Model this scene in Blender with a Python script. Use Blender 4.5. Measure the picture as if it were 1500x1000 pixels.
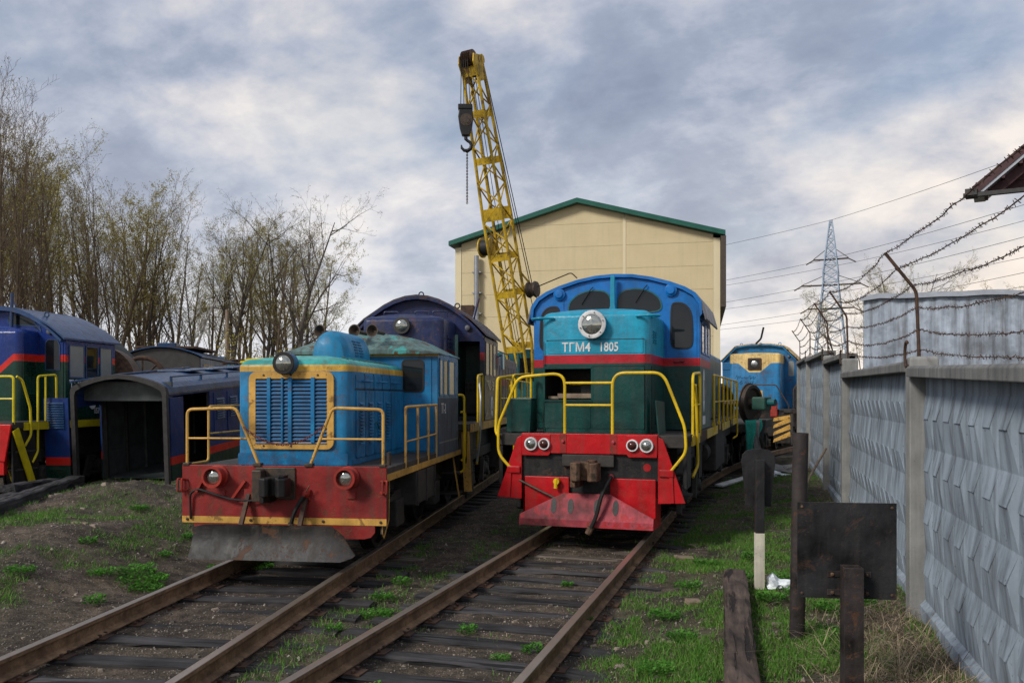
import bpy, bmesh, math, random
import numpy as np
from mathutils import Vector, Matrix
random.seed(7)
for o in list(bpy.data.objects): bpy.data.objects.remove(o)
S = bpy.context.scene
C = S.collection
R_ = math.radians

# ------------------------------------------------------------------ camera, sky, sun, exposure
EYE = 2.03
YAW = math.atan(380 / 1250.0)
cam = bpy.data.cameras.new('camera'); camo = bpy.data.objects.new('camera', cam); C.objects.link(camo)
camo.location = (0, 0, EYE); camo.rotation_euler = (math.pi / 2, 0, YAW)
cam.sensor_width = 36; cam.lens = 30; cam.shift_y = 80 / 1500.0
cam.clip_start = .05; cam.clip_end = 3000
S.camera = camo
S.view_settings.view_transform = 'Standard'; S.view_settings.look = 'None'
S.view_settings.exposure = 0.92; S.view_settings.gamma = 1
SUN_EL, SUN_AZ = R_(36), R_(214)      # azimuth measured clockwise from +Y

def node(nt, t, **kw):
    n = nt.nodes.new(t)
    for k, v in kw.items():
        if k in n.inputs.keys(): n.inputs[k].default_value = v
        else: setattr(n, k, v)
    return n
def ramp(nt, pts, fac=None, interp='LINEAR'):
    n = nt.nodes.new('ShaderNodeValToRGB'); cr = n.color_ramp; cr.interpolation = interp
    while len(cr.elements) < len(pts): cr.elements.new(.5)
    for e, (p, c) in zip(cr.elements, pts):
        e.position = p; e.color = (c, c, c, 1) if not isinstance(c, tuple) else (*c[:3], 1)
    if fac is not None: nt.links.new(fac, n.inputs[0])
    return n.outputs[0]
def mth(nt, op, a, b=None, c=None, clamp=False):
    n = nt.nodes.new('ShaderNodeMath'); n.operation = op; n.use_clamp = clamp
    for i, v in enumerate((a, b, c)):
        if v is None: continue
        if isinstance(v, (int, float)): n.inputs[i].default_value = v
        else: nt.links.new(v, n.inputs[i])
    return n.outputs[0]
def mixc(nt, f, a, b, bt='MIX'):
    n = nt.nodes.new('ShaderNodeMix'); n.data_type = 'RGBA'; n.blend_type = bt
    for i, v in ((0, f), (6, a), (7, b)):
        if isinstance(v, (int, float)): n.inputs[i].default_value = v if i == 0 else (v, v, v, 1)
        elif isinstance(v, tuple): n.inputs[i].default_value = (*v[:3], 1)
        else: nt.links.new(v, n.inputs[i])
    return n.outputs[2]
def noise(nt, vec, scale, detail=4, rough=.55, dist=0):
    n = nt.nodes.new('ShaderNodeTexNoise'); n.inputs['Scale'].default_value = scale
    n.inputs['Detail'].default_value = detail; n.inputs['Roughness'].default_value = rough
    n.inputs['Distortion'].default_value = dist
    if vec is not None: nt.links.new(vec, n.inputs['Vector'])
    return n.outputs[0]
def mapping(nt, vec, scale=(1, 1, 1), loc=(0, 0, 0), rot=(0, 0, 0)):
    n = nt.nodes.new('ShaderNodeMapping'); n.inputs['Scale'].default_value = scale
    n.inputs['Location'].default_value = loc; n.inputs['Rotation'].default_value = rot
    nt.links.new(vec, n.inputs['Vector']); return n.outputs[0]

wd = bpy.data.worlds.new('World'); S.world = wd; wd.use_nodes = True
nt = wd.node_tree; nt.nodes.clear()
out = nt.nodes.new('ShaderNodeOutputWorld'); bg = nt.nodes.new('ShaderNodeBackground')
sky = nt.nodes.new('ShaderNodeTexSky'); sky.sky_type = 'NISHITA'; sky.sun_disc = False
sky.sun_elevation = SUN_EL; sky.sun_rotation = SUN_AZ; sky.air_density = 1.2; sky.dust_density = 2
tc = nt.nodes.new('ShaderNodeTexCoord'); sx = nt.nodes.new('ShaderNodeSeparateXYZ')
nt.links.new(tc.outputs['Generated'], sx.inputs[0])
zz = mth(nt, 'MAXIMUM', sx.outputs[2], 0.0)
den = mth(nt, 'ADD', zz, .42)
cx = nt.nodes.new('ShaderNodeCombineXYZ')
nt.links.new(mth(nt, 'DIVIDE', sx.outputs[0], den), cx.inputs[0]); nt.links.new(mth(nt, 'DIVIDE', sx.outputs[1], den), cx.inputs[1])
cv = mapping(nt, cx.outputs[0], (1.45, 1.45, 1), (5.3, 2.2, 0), (0, 0, R_(25)))
big = noise(nt, cv, 1.5, 2, .45, .1)
mid = noise(nt, cv, 3.2, 10, .58, .15)
fine = noise(nt, mapping(nt, cx.outputs[0], (1, 1.6, 1), (7, 2, 4)), 10.0, 9, .62, .15)
cl = mth(nt, 'ADD', mth(nt, 'ADD', mth(nt, 'MULTIPLY', big, .40), mth(nt, 'MULTIPLY', mid, .45)), mth(nt, 'MULTIPLY', fine, .15))
cloud = ramp(nt, [(.385, (.150, .176, .238)), (.455, (.186, .215, .278)), (.505, (.25, .272, .328)), (.555, (.335, .338, .366)), (.63, (.47, .445, .43))], cl)
skyc = mixc(nt, 1.0, sky.outputs[0], (.07, .07, .07), 'MULTIPLY')
cover = ramp(nt, [(.50, 1.0), (.64, .72)], noise(nt, cv, 1.9, 6, .55))
base = mixc(nt, cover, skyc, cloud)
hz = ramp(nt, [(0.0, 1.0), (.06, .9), (.16, .38), (.32, 0.0)], sx.outputs[2])
warm = mixc(nt, ramp(nt, [(.4, 0.0), (.75, 1.0)], mth(nt, 'ADD', mth(nt, 'MULTIPLY', sx.outputs[0], 1.0), .55)), (.50, .50, .51), (.66, .56, .45))
hzw = mth(nt, 'MULTIPLY', hz, ramp(nt, [(.38, .55), (.58, 1.0)], mid))
nt.links.new(mixc(nt, hzw, base, warm), bg.inputs[0]); bg.inputs[1].default_value = 1.0
nt.links.new(bg.outputs[0], out.inputs[0])

sl = bpy.data.lights.new('sun', 'SUN'); slo = bpy.data.objects.new('sun', sl); C.objects.link(slo)
sl.energy = 1.5; sl.angle = R_(14); sl.color = (1, .95, .87)
sd = Vector((math.sin(SUN_AZ) * math.cos(SUN_EL), math.cos(SUN_AZ) * math.cos(SUN_EL), math.sin(SUN_EL)))
slo.rotation_euler = (-sd).to_track_quat('-Z', 'Y').to_euler(); slo.location = (0, -20, 40)

# ------------------------------------------------------------------ mesh helpers
class MB:
    def __init__(s): s.v = []; s.f = []
    def add(s, vs, fs):
        b = len(s.v); s.v += [tuple(p) for p in vs]; s.f += [tuple(i + b for i in f) for f in fs]; return s
    def box(s, x0, x1, y0, y1, z0, z1):
        return s.add([(x0,y0,z0),(x1,y0,z0),(x1,y1,z0),(x0,y1,z0),(x0,y0,z1),(x1,y0,z1),(x1,y1,z1),(x0,y1,z1)],
                     [(0,3,2,1),(4,5,6,7),(0,1,5,4),(1,2,6,5),(2,3,7,6),(3,0,4,7)])
    def obox(s, c, size, m=None):
        m = m or Matrix.Identity(3); c = Vector(c); h = [k / 2 for k in size]
        vs = [c + m @ Vector((a*h[0], b*h[1], d*h[2])) for d in (-1, 1) for a, b in ((-1,-1),(1,-1),(1,1),(-1,1))]
        return s.add(vs, [(0,3,2,1),(4,5,6,7),(0,1,5,4),(1,2,6,5),(2,3,7,6),(3,0,4,7)])
    def bar(s, p0, p1, w, h, up=(0, 0, 1)):
        p0 = Vector(p0); p1 = Vector(p1); d = p1 - p0; y = d.normalized(); u = Vector(up)
        x = y.cross(u)
        if x.length < 1e-4: x = Vector((1, 0, 0))
        x.normalize(); z = x.cross(y)
        return s.obox((p0 + p1) / 2, (w, d.length, h), Matrix((x, y, z)).transposed())
    def loft(s, rings, cap=True, close=True):
        n = len(rings[0]); b = len(s.v)
        for r in rings: s.v += [tuple(p) for p in r]
        for i in range(len(rings) - 1):
            for j in range(n if close else n - 1):
                k = (j + 1) % n
                s.f.append((b+i*n+j, b+i*n+k, b+(i+1)*n+k, b+(i+1)*n+j))
        if cap:
            s.f.append(tuple(b + j for j in reversed(range(n)))); e = b + (len(rings)-1)*n
            s.f.append(tuple(e + j for j in range(n)))
        return s
    def prism(s, poly, ax, a0, a1):
        def P(p, a): return {'y': (p[0], a, p[1]), 'x': (a, p[0], p[1]), 'z': (p[0], p[1], a)}[ax]
        ar = sum(poly[i][0]*poly[(i+1) % len(poly)][1] - poly[(i+1) % len(poly)][0]*poly[i][1] for i in range(len(poly)))
        if (ar > 0) == (ax == 'y'): poly = poly[::-1]
        return s.loft([[P(p, a0) for p in poly], [P(p, a1) for p in poly]])
    def tube(s, pts, r, n=8, cap=True):
        pts = [Vector(p) for p in pts]; rs = r if isinstance(r, (list, tuple)) else [r] * len(pts); rings = []
        nx = None
        for i, p in enumerate(pts):
            t = (pts[min(i+1, len(pts)-1)] - pts[max(i-1, 0)])
            if t.length < 1e-9: t = Vector((0, 0, 1))
            t.normalize()
            if nx is None: nx = t.orthogonal().normalized()
            else:
                nx = nx - t * nx.dot(t)
                nx = nx.normalized() if nx.length > 1e-6 else t.orthogonal().normalized()
            b = t.cross(nx)
            rings.append([p + (nx*math.cos(2*math.pi*k/n) + b*math.sin(2*math.pi*k/n))*rs[i] for k in range(n)])
        return s.loft(rings, cap)
    def cyl(s, p0, p1, r, n=16, r1=None): return s.tube([p0, p1], [r, r if r1 is None else r1], n)
    def lathe(s, o, axis, prof, n=20):
        o = Vector(o); a = Vector(axis).normalized(); x = a.orthogonal().normalized(); y = a.cross(x)
        return s.loft([[o + a*h + (x*math.cos(2*math.pi*k/n) + y*math.sin(2*math.pi*k/n))*max(r, 1e-4) for k in range(n)] for r, h in prof])
    def build(s, name, mat, parent=None, smooth=False, bevel=0):
        me = bpy.data.meshes.new(name); me.from_pydata(s.v, [], s.f); me.update()
        bm = bmesh.new(); bm.from_mesh(me); bmesh.ops.recalc_face_normals(bm, faces=bm.faces); bm.to_mesh(me); bm.free()
        if mat: me.materials.append(mat)
        if smooth:
            me.polygons.foreach_set('use_smooth', [True] * len(me.polygons)); me.set_sharp_from_angle(angle=R_(38))
        o = bpy.data.objects.new(name, me); C.objects.link(o)
        if parent: o.parent = parent
        if bevel:
            m = o.modifiers.new('bevel', 'BEVEL'); m.width = bevel; m.segments = 2; m.limit_method = 'ANGLE'; m.angle_limit = R_(40)
        return o
def tag(o, label, cat, group=None):
    o['label'] = label; o['category'] = cat
    if group: o['group'] = group
    return o
def thing(name, label, cat, loc=(0, 0, 0), yaw=0, group=None, rot=None):
    o = bpy.data.objects.new(name, None); C.objects.link(o); o.location = loc; o.rotation_euler = rot or (0, 0, yaw)
    o.empty_display_size = .2
    return tag(o, label, cat, group)
def struct(o): o['kind'] = 'structure'; return o
def stuff(o): o['kind'] = 'stuff'; return o
def copy_tree(o, parent=None):
    c = o.copy(); C.objects.link(c); c.parent = parent
    for ch in [k for k in o.children]: copy_tree(ch, c)
    return c
def inst(src, parent, loc=(0, 0, 0), rot=(0, 0, 0), scale=None):
    c = src.copy(); C.objects.link(c); c.parent = parent; c.location = loc; c.rotation_euler = rot
    if scale: c.scale = scale
    return c
def npmesh(name, v, f, mat):
    me = bpy.data.meshes.new(name); v = np.asarray(v, np.float32); f = np.asarray(f, np.int32)
    me.vertices.add(len(v)); me.vertices.foreach_set('co', v.ravel())
    k = f.shape[1]; me.loops.add(f.size); me.loops.foreach_set('vertex_index', f.ravel())
    me.polygons.add(len(f)); me.polygons.foreach_set('loop_start', np.arange(0, f.size, k, dtype=np.int32))
    me.update(calc_edges=True); me.materials.append(mat)
    o = bpy.data.objects.new(name, me); C.objects.link(o); return o
def rnd(pts, r=.06, k=4):
    pts = [Vector(p) for p in pts]; o = [pts[0]]
    for i in range(1, len(pts) - 1):
        a, b, c = pts[i-1], pts[i], pts[i+1]
        da = min(r, (a-b).length*.45); dc = min(r, (c-b).length*.45)
        p = b + (a-b).normalized()*da; q = b + (c-b).normalized()*dc
        for j in range(k + 1):
            t = j / k; o.append(p*(1-t)**2 + b*2*t*(1-t) + q*t*t)
    return o + [pts[-1]]
def rrect(x0, x1, y0, y1, r, k=4, rb=None):
    """rounded rectangle, counter clockwise; rb = radius of the two y1 corners"""
    rb = r if rb is None else rb; o = []
    for cx_, cy_, rr, a0 in ((x1, y0, r, -90), (x1, y1, rb, 0), (x0, y1, rb, 90), (x0, y0, r, 180)):
        sx_ = -1 if cx_ == x1 else 1; sy_ = 1 if cy_ == y0 else -1
        for j in range(k + 1):
            a = R_(a0 + 90*j/k); o.append((cx_ + sx_*rr + rr*math.cos(a), cy_ + sy_*rr + rr*math.sin(a)))
    return o
def inset(poly, d):
    n = len(poly); ar = sum(poly[i][0]*poly[(i+1) % n][1] - poly[(i+1) % n][0]*poly[i][1] for i in range(n)); sg = 1 if ar > 0 else -1
    o = []
    for i in range(n):
        a = Vector(poly[i-1]); b = Vector(poly[i]); c = Vector(poly[(i+1) % n])
        d1 = (b-a).normalized(); d2 = (c-b).normalized()
        n1 = Vector((-d1.y, d1.x))*sg; n2 = Vector((-d2.y, d2.x))*sg; m = n1 + n2
        m = m / max(m.length_squared, 1e-6) * 2 if m.length > .3 else n1
        o.append(tuple(b + m*d))
    return o
def chaikin(poly, it=2):
    for _ in range(it):
        q = []
        for i in range(len(poly)):
            a = poly[i]; b = poly[(i+1) % len(poly)]
            q.append((a[0]*.78+b[0]*.22, a[1]*.78+b[1]*.22)); q.append((a[0]*.22+b[0]*.78, a[1]*.22+b[1]*.78))
        poly = q
    return poly
def P3(face, p, off, out):
    """point p=(a,z) on plane: F = front plane y=off (outward -y), S = right side x=off, L = left side x=off; out = distance outwards"""
    if face == 'F': return (p[0], off - out, p[1])
    if face == 'B': return (p[0], off + out, p[1])
    if face == 'S': return (off + out, p[0], p[1])
    return (off - out, p[0], p[1])
def plate(name, mat, parent, face, poly, off, t, smooth=False, bevel=0, base=-.002):
    m = MB(); m.loft([[P3(face, p, off, base) for p in poly], [P3(face, p, off, t) for p in poly]])
    return m.build(name, mat, parent, smooth, bevel)
def ringplate(name, mat, parent, face, poly, off, w, t, smooth=True):
    q = inset(poly, w); n = len(poly); m = MB()
    V = [P3(face, p, off, -.002) for p in poly] + [P3(face, p, off, t) for p in poly] + [P3(face, p, off, t) for p in q] + [P3(face, p, off, -.002) for p in q]
    F = []
    for i in range(n):
        j = (i+1) % n
        for a in range(4):
            b = (a+1) % 4; F.append((a*n+i, a*n+j, b*n+j, b*n+i))
    m.add(V, F); return m.build(name, mat, parent, smooth)
def window(parent, face, poly, off, frame, glass, w=.03, t=.02, name='window'):
    f = ringplate(name, frame, parent, face, poly, off, w, t)
    plate('pane', glass, f, face, inset(poly, w*.7), off, .006)
    return f
def text(name, body, size, mat, parent, loc, rot, label=None, ext=.002, sx=1.0, bold=0):
    c = bpy.data.curves.new(name, 'FONT'); c.body = body; c.size = size; c.extrude = ext; c.resolution_u = 3; c.offset = bold
    t = bpy.data.objects.new(name, c); C.objects.link(t)
    dg = bpy.context.evaluated_depsgraph_get(); me = bpy.data.meshes.new_from_object(t.evaluated_get(dg))
    bpy.data.objects.remove(t); me.materials.clear(); me.materials.append(mat)
    o = bpy.data.objects.new(name, me); C.objects.link(o); o.parent = parent; o.location = loc; o.rotation_euler = rot; o.scale = (sx, 1, 1)
    return o
def cut(o, boxes):
    for b in boxes:
        m = MB().box(*b); k = m.build('cutter', None, o.parent); md = o.modifiers.new('cut', 'BOOLEAN'); md.object = k; md.operation = 'DIFFERENCE'; md.solver = 'EXACT'
        dg = bpy.context.evaluated_depsgraph_get(); dg.update(); me = bpy.data.meshes.new_from_object(o.evaluated_get(dg))
        o.modifiers.remove(md); old = o.data; o.data = me; me.name = old.name; bpy.data.objects.remove(k)
    return o
# 2D value noise
_rs = np.random.RandomState(3); _tab = _rs.rand(256, 256)
def vn(x, y):
    x = np.asarray(x, float); y = np.asarray(y, float); xi = np.floor(x).astype(int); yi = np.floor(y).astype(int); fx = x-xi; fy = y-yi
    fx = fx*fx*(3-2*fx); fy = fy*fy*(3-2*fy); T = lambda a, b: _tab[a & 255, b & 255]
    return (T(xi, yi)*(1-fx)+T(xi+1, yi)*fx)*(1-fy)+(T(xi, yi+1)*(1-fx)+T(xi+1, yi+1)*fx)*fy
def fbm(x, y, s=1.0, o=4):
    t = 0; a = .5; n = 0
    for k in range(o): t = t + a*vn(np.asarray(x)*s+17*k, np.asarray(y)*s+31*k); n += a; a *= .5; s *= 2.03
    return t / n
def sst(a, b, x): t = np.clip((np.asarray(x, float)-a)/(b-a), 0, 1); return t*t*(3-2*t)
# ------------------------------------------------------------------ materials
def newmat(name):
    m = bpy.data.materials.new(name); m.use_nodes = True; t = m.node_tree; t.nodes.clear()
    o = t.nodes.new('ShaderNodeOutputMaterial'); b = t.nodes.new('ShaderNodeBsdfPrincipled'); t.links.new(b.outputs[0], o.inputs[0])
    tc = t.nodes.new('ShaderNodeTexCoord'); return m, t, b, tc.outputs['Object']
def bump(t, b, h, st=.2, d=.01):
    n = t.nodes.new('ShaderNodeBump'); n.inputs['Strength'].default_value = st; n.inputs['Distance'].default_value = d
    t.links.new(h, n.inputs['Height']); t.links.new(n.outputs[0], b.inputs['Normal'])
def paint(name, col, rough=.42, dirt=.35, rust=.25, bands=None, chev=None, metal=0, chip=None, sc=1.0, fade=.12, streak=(5, 5, .45)):
    """weathered paint; bands = [(z, colour)] painted upwards from z; chev=(x0,k) bends the bands over |x|<x0"""
    m, t, b, v = newmat(name)
    c = col
    if bands:
        s = t.nodes.new('ShaderNodeSeparateXYZ'); t.links.new(v, s.inputs[0]); z = s.outputs[2]
        if chev:
            ax = mth(t, 'ABSOLUTE', s.outputs[0]); k = mth(t, 'MAXIMUM', mth(t, 'SUBTRACT', chev[0], ax), 0)
            if len(chev) > 2: k = mth(t, 'MINIMUM', k, chev[2])
            z = mth(t, 'ADD', z, mth(t, 'MULTIPLY', k, chev[1]))
        for zb, cb in bands:
            c = mixc(t, mth(t, 'GREATER_THAN', z, zb), c, cb)
    n1 = noise(t, v, 1.6*sc, 7, .6); n2 = noise(t, v, 9*sc, 6, .6)
    c = mixc(t, 1.0, c, ramp(t, [(.35, 1-fade*2.2), (.5, 1.0), (.65, 1+fade*1.6)], n1), 'MULTIPLY')
    c = mixc(t, 1.0, c, ramp(t, [(.3, .9), (.7, 1.08)], n2), 'MULTIPLY')
    if chip: c = mixc(t, mth(t, 'MULTIPLY', ramp(t, [(.55, 0.0), (.58, 1.0)], noise(t, v, 3.1*sc, 9, .62)), .8), c, chip)
    st = noise(t, mapping(t, v, streak), 2.2*sc, 6, .65)
    dm = mth(t, 'MULTIPLY', ramp(t, [(.46, 0.0), (.66, 1.0)], st), dirt*.85)
    c = mixc(t, dm, c, (.055, .045, .035))
    rm = mth(t, 'MULTIPLY', ramp(t, [(.565, 0.0), (.605, 1.0)], noise(t, v, 4.3*sc, 10, .72, .4)), min(1, rust*2.2))
    sp = mth(t, 'MULTIPLY', ramp(t, [(.63, 0.0), (.67, 1.0)], noise(t, v, 30*sc, 3, .5)), min(1, rust*3))
    sp = mth(t, 'MULTIPLY', sp, ramp(t, [(.46, 0.0), (.58, 1.0)], noise(t, v, 1.1*sc, 4, .6)))
    rm = mth(t, 'MAXIMUM', rm, sp)
    c = mixc(t, rm, c, mixc(t, n2, (.05, .022, .012), (.16, .07, .03)))
    t.links.new(c, b.inputs['Base Color'])
    t.links.new(mth(t, 'ADD', mth(t, 'MULTIPLY', mth(t, 'MAXIMUM', rm, dm), .4), mth(t, 'ADD', mth(t, 'MULTIPLY', n2, .16), rough-.08)), b.inputs['Roughness'])
    b.inputs['Metallic'].default_value = metal; b.inputs['Specular IOR Level'].default_value = .3
    bump(t, b, mth(t, 'ADD', mth(t, 'MULTIPLY', n1, 1.5), mth(t, 'ADD', mth(t, 'MULTIPLY', n2, .2), mth(t, 'MULTIPLY', rm, -.15))), .5, .028)
    return m
def plain(name, col, rough=.6, metal=0, var=.3, scale=8, bmp=.2, col2=None, spec=.4):
    m, t, b, v = newmat(name); n = noise(t, v, scale, 8, .62)
    c2 = col2 or tuple(k*(1-var) for k in col)
    t.links.new(mixc(t, ramp(t, [(.35, 0.0), (.65, 1.0)], n), c2, col), b.inputs['Base Color'])
    b.inputs['Roughness'].default_value = rough; b.inputs['Metallic'].default_value = metal; b.inputs['Specular IOR Level'].default_value = spec
    bump(t, b, n, bmp, .01); return m
BLUE=(.010,.175,.37); YEL=(.60,.36,.05); TURQ=(.05,.36,.33); RED=(.27,.018,.018)
M = {}
M['k_plate'] = paint('faded red paint', (.225,.018,.016), .5, .40, .28, fade=.2)
M['k_yel'] = paint('worn ochre paint', (.58,.33,.07), .5, .3, .30)
M['k_hood'] = paint('blue hood paint', BLUE, .4, .42, .16, bands=[(2.335, YEL), (2.415, TURQ)], chip=None, fade=.2)
M['k_blue'] = paint('blue cab paint', (.010,.160,.36), .4, .36, .18, fade=.15, chip=(.012,.20,.40))
M['k_dome'] = paint('bright blue paint', (.010,.22,.43), .4, .3, .1)
M['k_roof'] = paint('weathered turquoise roof', (.10,.17,.165), .6, .75, .75, chip=(.05,.32,.30), fade=.3)
M['k_grille'] = paint('dark blue slat paint', (.008,.09,.22), .45, .4, .05)
M['k_lampred'] = paint('lamp red', (.33,.03,.02), .5, .4, .35)
M['deck'] = plain('dirty deck steel', (.052,.047,.042), .75, 0, .5, 6)
M['under'] = plain('grimy underframe', (.048,.043,.038), .7, 0, .5, 9)
M['grease'] = plain('greasy black steel', (.022,.021,.021), .45, .3, .4, 14)
M['coup'] = plain('dark coupler steel', (.035,.032,.03), .55, .4, .4, 14, .3, (.09,.06,.04))
M['coupr'] = plain('rusty coupler steel', (.17,.10,.06), .65, .2, .4, 14, .3, (.035,.025,.02))
M['plough'] = paint('bare scraped steel', (.020,.019,.019), .5, .5, .25, fade=.45, chip=(.036,.034,.033))
M['rust'] = plain('rusty steel', (.10,.052,.03), .8, .1, .5, 10, .4, (.035,.024,.02))
M['hose'] = plain('black rubber', (.012,.012,.012), .6)
M['chain'] = plain('rusty red chain', (.16,.045,.04), .7, .1, .4, 20)
M['m_hood'] = paint('hood paint, green red light blue', (.004,.052,.045), .33, .28, .07, bands=[(2.515,(.40,.012,.022)),(2.645,(.010,.275,.42))], fade=.1)
M['m_cab'] = paint('cab paint, green red blue', (.004,.052,.045), .33, .25, .05, bands=[(2.515,(.40,.012,.022)),(2.645,(.006,.140,.43))], fade=.1)
M['m_rear'] = paint('rear hood paint', (.012,.20,.38), .4, .3, .12)
M['m_lblue'] = paint('light blue paint', (.010,.275,.42), .35, .2, .06)
M['m_blue'] = paint('cab blue paint', (.006,.140,.43), .35, .2, .05)
M['m_green'] = paint('dark green paint', (.004,.050,.044), .35, .25, .06)
M['m_red'] = paint('bright red paint', (.44,.006,.010), .36, .30, .10, fade=.12)
M['m_pink'] = paint('sun bleached red paint', (.30,.040,.055), .55, .45, .22, fade=.35, chip=(.42,.02,.025))
M['m_yel'] = paint('fresh yellow paint', (.68,.46,.012), .38, .2, .10)
M['m_roof'] = paint('grey blue roof sheet', (.14,.15,.18), .4, .4, .2)
M['m_white'] = paint('white paint', (.72,.72,.72), .45, .25, .05)
M['black_p'] = paint('black paint', (.014,.014,.015), .45, .3, .2)
M['wood'] = plain('grey timber', (.28,.21,.15), .8, 0, .4, 9)
M['t_nose'] = paint('dark blue nose paint', (.012,.022,.078), .35, .4, .18, bands=[], fade=.25)
M['t_cab'] = paint('dark blue cab paint', (.022,.028,.032), .4, .3, .12, bands=[(2.74,(.28,.018,.022)),(2.90,(.010,.018,.070))], fade=.2)
M['t_hood'] = paint('dusty blue hood paint', (.035,.04,.05), .45, .4, .2, bands=[(2.30,(.26,.02,.03)),(2.48,(.022,.034,.095))], fade=.25)
M['t_roof'] = paint('dusty purple roof', (.048,.044,.062), .5, .5, .25, fade=.2)
M['q_body'] = paint('glossy blue and green paint', (.006,.04,.026), .25, .2, .05, bands=[(2.735,(.58,.022,.012)),(2.875,(.008,.030,.17))], fade=.1)
M['q_nose'] = paint('nose paint with dipping red stripe', (.006,.04,.026), .25, .2, .05, bands=[(2.735,(.58,.022,.012)),(2.875,(.008,.030,.17))], chev=(.66,.85), fade=.1)
M['q_roof'] = paint('blue roof sheet', (.024,.060,.15), .3, .3, .1)
M['q_yel'] = paint('yellow paint', (.62,.50,.012), .35, .2, .06)
M['q_red'] = paint('signal red paint', (.52,.012,.012), .35, .2, .06)
M['b_nose'] = paint('blue nose, cream top', (.010,.17,.38), .45, .4, .25, bands=[(3.30,(.62,.44,.16))], chev=(.62,.85,.42), fade=.15)
M['b_cab'] = paint('loco blue paint', (.010,.155,.36), .45, .4, .3, fade=.15)
M['b_roof'] = paint('cream roof paint', (.50,.35,.13), .5, .45, .45)
M['s_out'] = paint('shell blue paint', (.006,.035,.026), .32, .25, .08, bands=[(.42,(.55,.02,.014)),(.58,(.010,.034,.15))], fade=.12)
M['s_roof'] = paint('shell roof blue', (.012,.050,.13), .3, .35, .12)
M['s_in'] = plain('dark shell lining', (.085,.10,.10), .5, .1, .5, 4, .25)
M['s_edge'] = plain('bare grey frame', (.05,.047,.045), .6, .2, .4, 9)
M['crane'] = paint('crane yellow paint', (.52,.34,.02), .45, .5, .35, fade=.2)
M['teal'] = paint('dark teal paint', (.01,.10,.11), .4, .3, .15)
M['rope'] = plain('steel rope', (.02,.02,.021), .6, .3)
M['conc_post'] = None
def concrete(name, col, streak=.6, sc=1.0):
    m, t, b, v = newmat(name)
    n = noise(t, v, 2.2*sc, 8, .62); g = noise(t, v, 60*sc, 4, .6); s = noise(t, mapping(t, v, (7, 7, .35)), 1.5*sc, 7, .68)
    p = t.nodes.new('ShaderNodeTexVoronoi'); p.inputs['Scale'].default_value = 22*sc; t.links.new(v, p.inputs['Vector'])
    pit = ramp(t, [(.08, 0.0), (.14, 1.0)], p.outputs['Distance'])
    c = mixc(t, ramp(t, [(.3, 0.0), (.7, 1.0)], n), tuple(k*.72 for k in col), tuple(min(1, k*1.22) for k in col))
    c = mixc(t, mth(t, 'MULTIPLY', ramp(t, [(.44, 0.0), (.70, 1.0)], s), streak), c, (.045, .05, .055))
    c = mixc(t, mth(t, 'MULTIPLY', ramp(t, [(.56, 0.0), (.8, 1.0)], noise(t, mapping(t, v, (5, 5, .5), (5, 3, 1)), 1.6, 6, .6)), .35), c, tuple(min(1, k*1.6) for k in col))
    c = mixc(t, mth(t, 'MULTIPLY', mth(t, 'SUBTRACT', 1, pit), ramp(t, [(.5, 0.0), (.6, .7)], noise(t, v, 3, 3))), c, (.05, .05, .05))
    t.links.new(c, b.inputs['Base Color']); b.inputs['Roughness'].default_value = .85; b.inputs['Specular IOR Level'].default_value = .25
    bump(t, b, mth(t, 'ADD', mth(t, 'MULTIPLY', n, 1.2), mth(t, 'ADD', mth(t, 'MULTIPLY', g, .35), mth(t, 'MULTIPLY', pit, .35))), .5, .012)
    return m
M['conc'] = concrete('streaked blue grey concrete', (.27,.32,.375), .80, .7)
M['conc_post'] = concrete('grey concrete', (.25,.25,.24), .35)
M['conc_cap'] = concrete('dark stained concrete', (.17,.17,.165), .7)
def sidingmat():
    m, t, b, v = newmat('beige sandwich panel'); s = t.nodes.new('ShaderNodeSeparateXYZ'); t.links.new(v, s.inputs[0])
    n = noise(t, v, 1.1, 6, .6); st = noise(t, mapping(t, v, (3, 3, .18)), 1.4, 6, .6)
    c = mixc(t, n, (.52,.42,.235), (.65,.55,.33)); c = mixc(t, mth(t, 'MULTIPLY', ramp(t, [(.5, 0.0), (.72, 1.0)], st), .14), c, (.30,.25,.17))
    t.links.new(c, b.inputs['Base Color']); b.inputs['Roughness'].default_value = .5
    w = mth(t, 'PINGPONG', mth(t, 'MULTIPLY', s.outputs[2], 8.4), .5); bump(t, b, ramp(t, [(.0, 0.0), (.12, 1.0)], w), .16, .02); return m
M['siding'] = sidingmat()
M['siding2'] = plain('beige trim', (.70,.61,.40), .5, 0, .06, 1.2, .03)
M['greenroof'] = plain('dark green sheet', (.010,.105,.075), .35, 0, .25, 2, .05)
M['brown'] = plain('brown flashing', (.075,.055,.042), .5)
M['galv'] = plain('galvanised steel', (.36,.38,.41), .4, .5, .25, 5, .05)
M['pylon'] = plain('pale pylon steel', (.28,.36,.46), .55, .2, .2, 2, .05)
M['corr'] = paint('corrugated grey sheet', (.33,.38,.45), .42, .75, .04, fade=.2, metal=.15, streak=(2.2, 2.2, .25))
M['boards'] = plain('purple brown boards', (.075,.032,.035), .7, 0, .4, 5)
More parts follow.
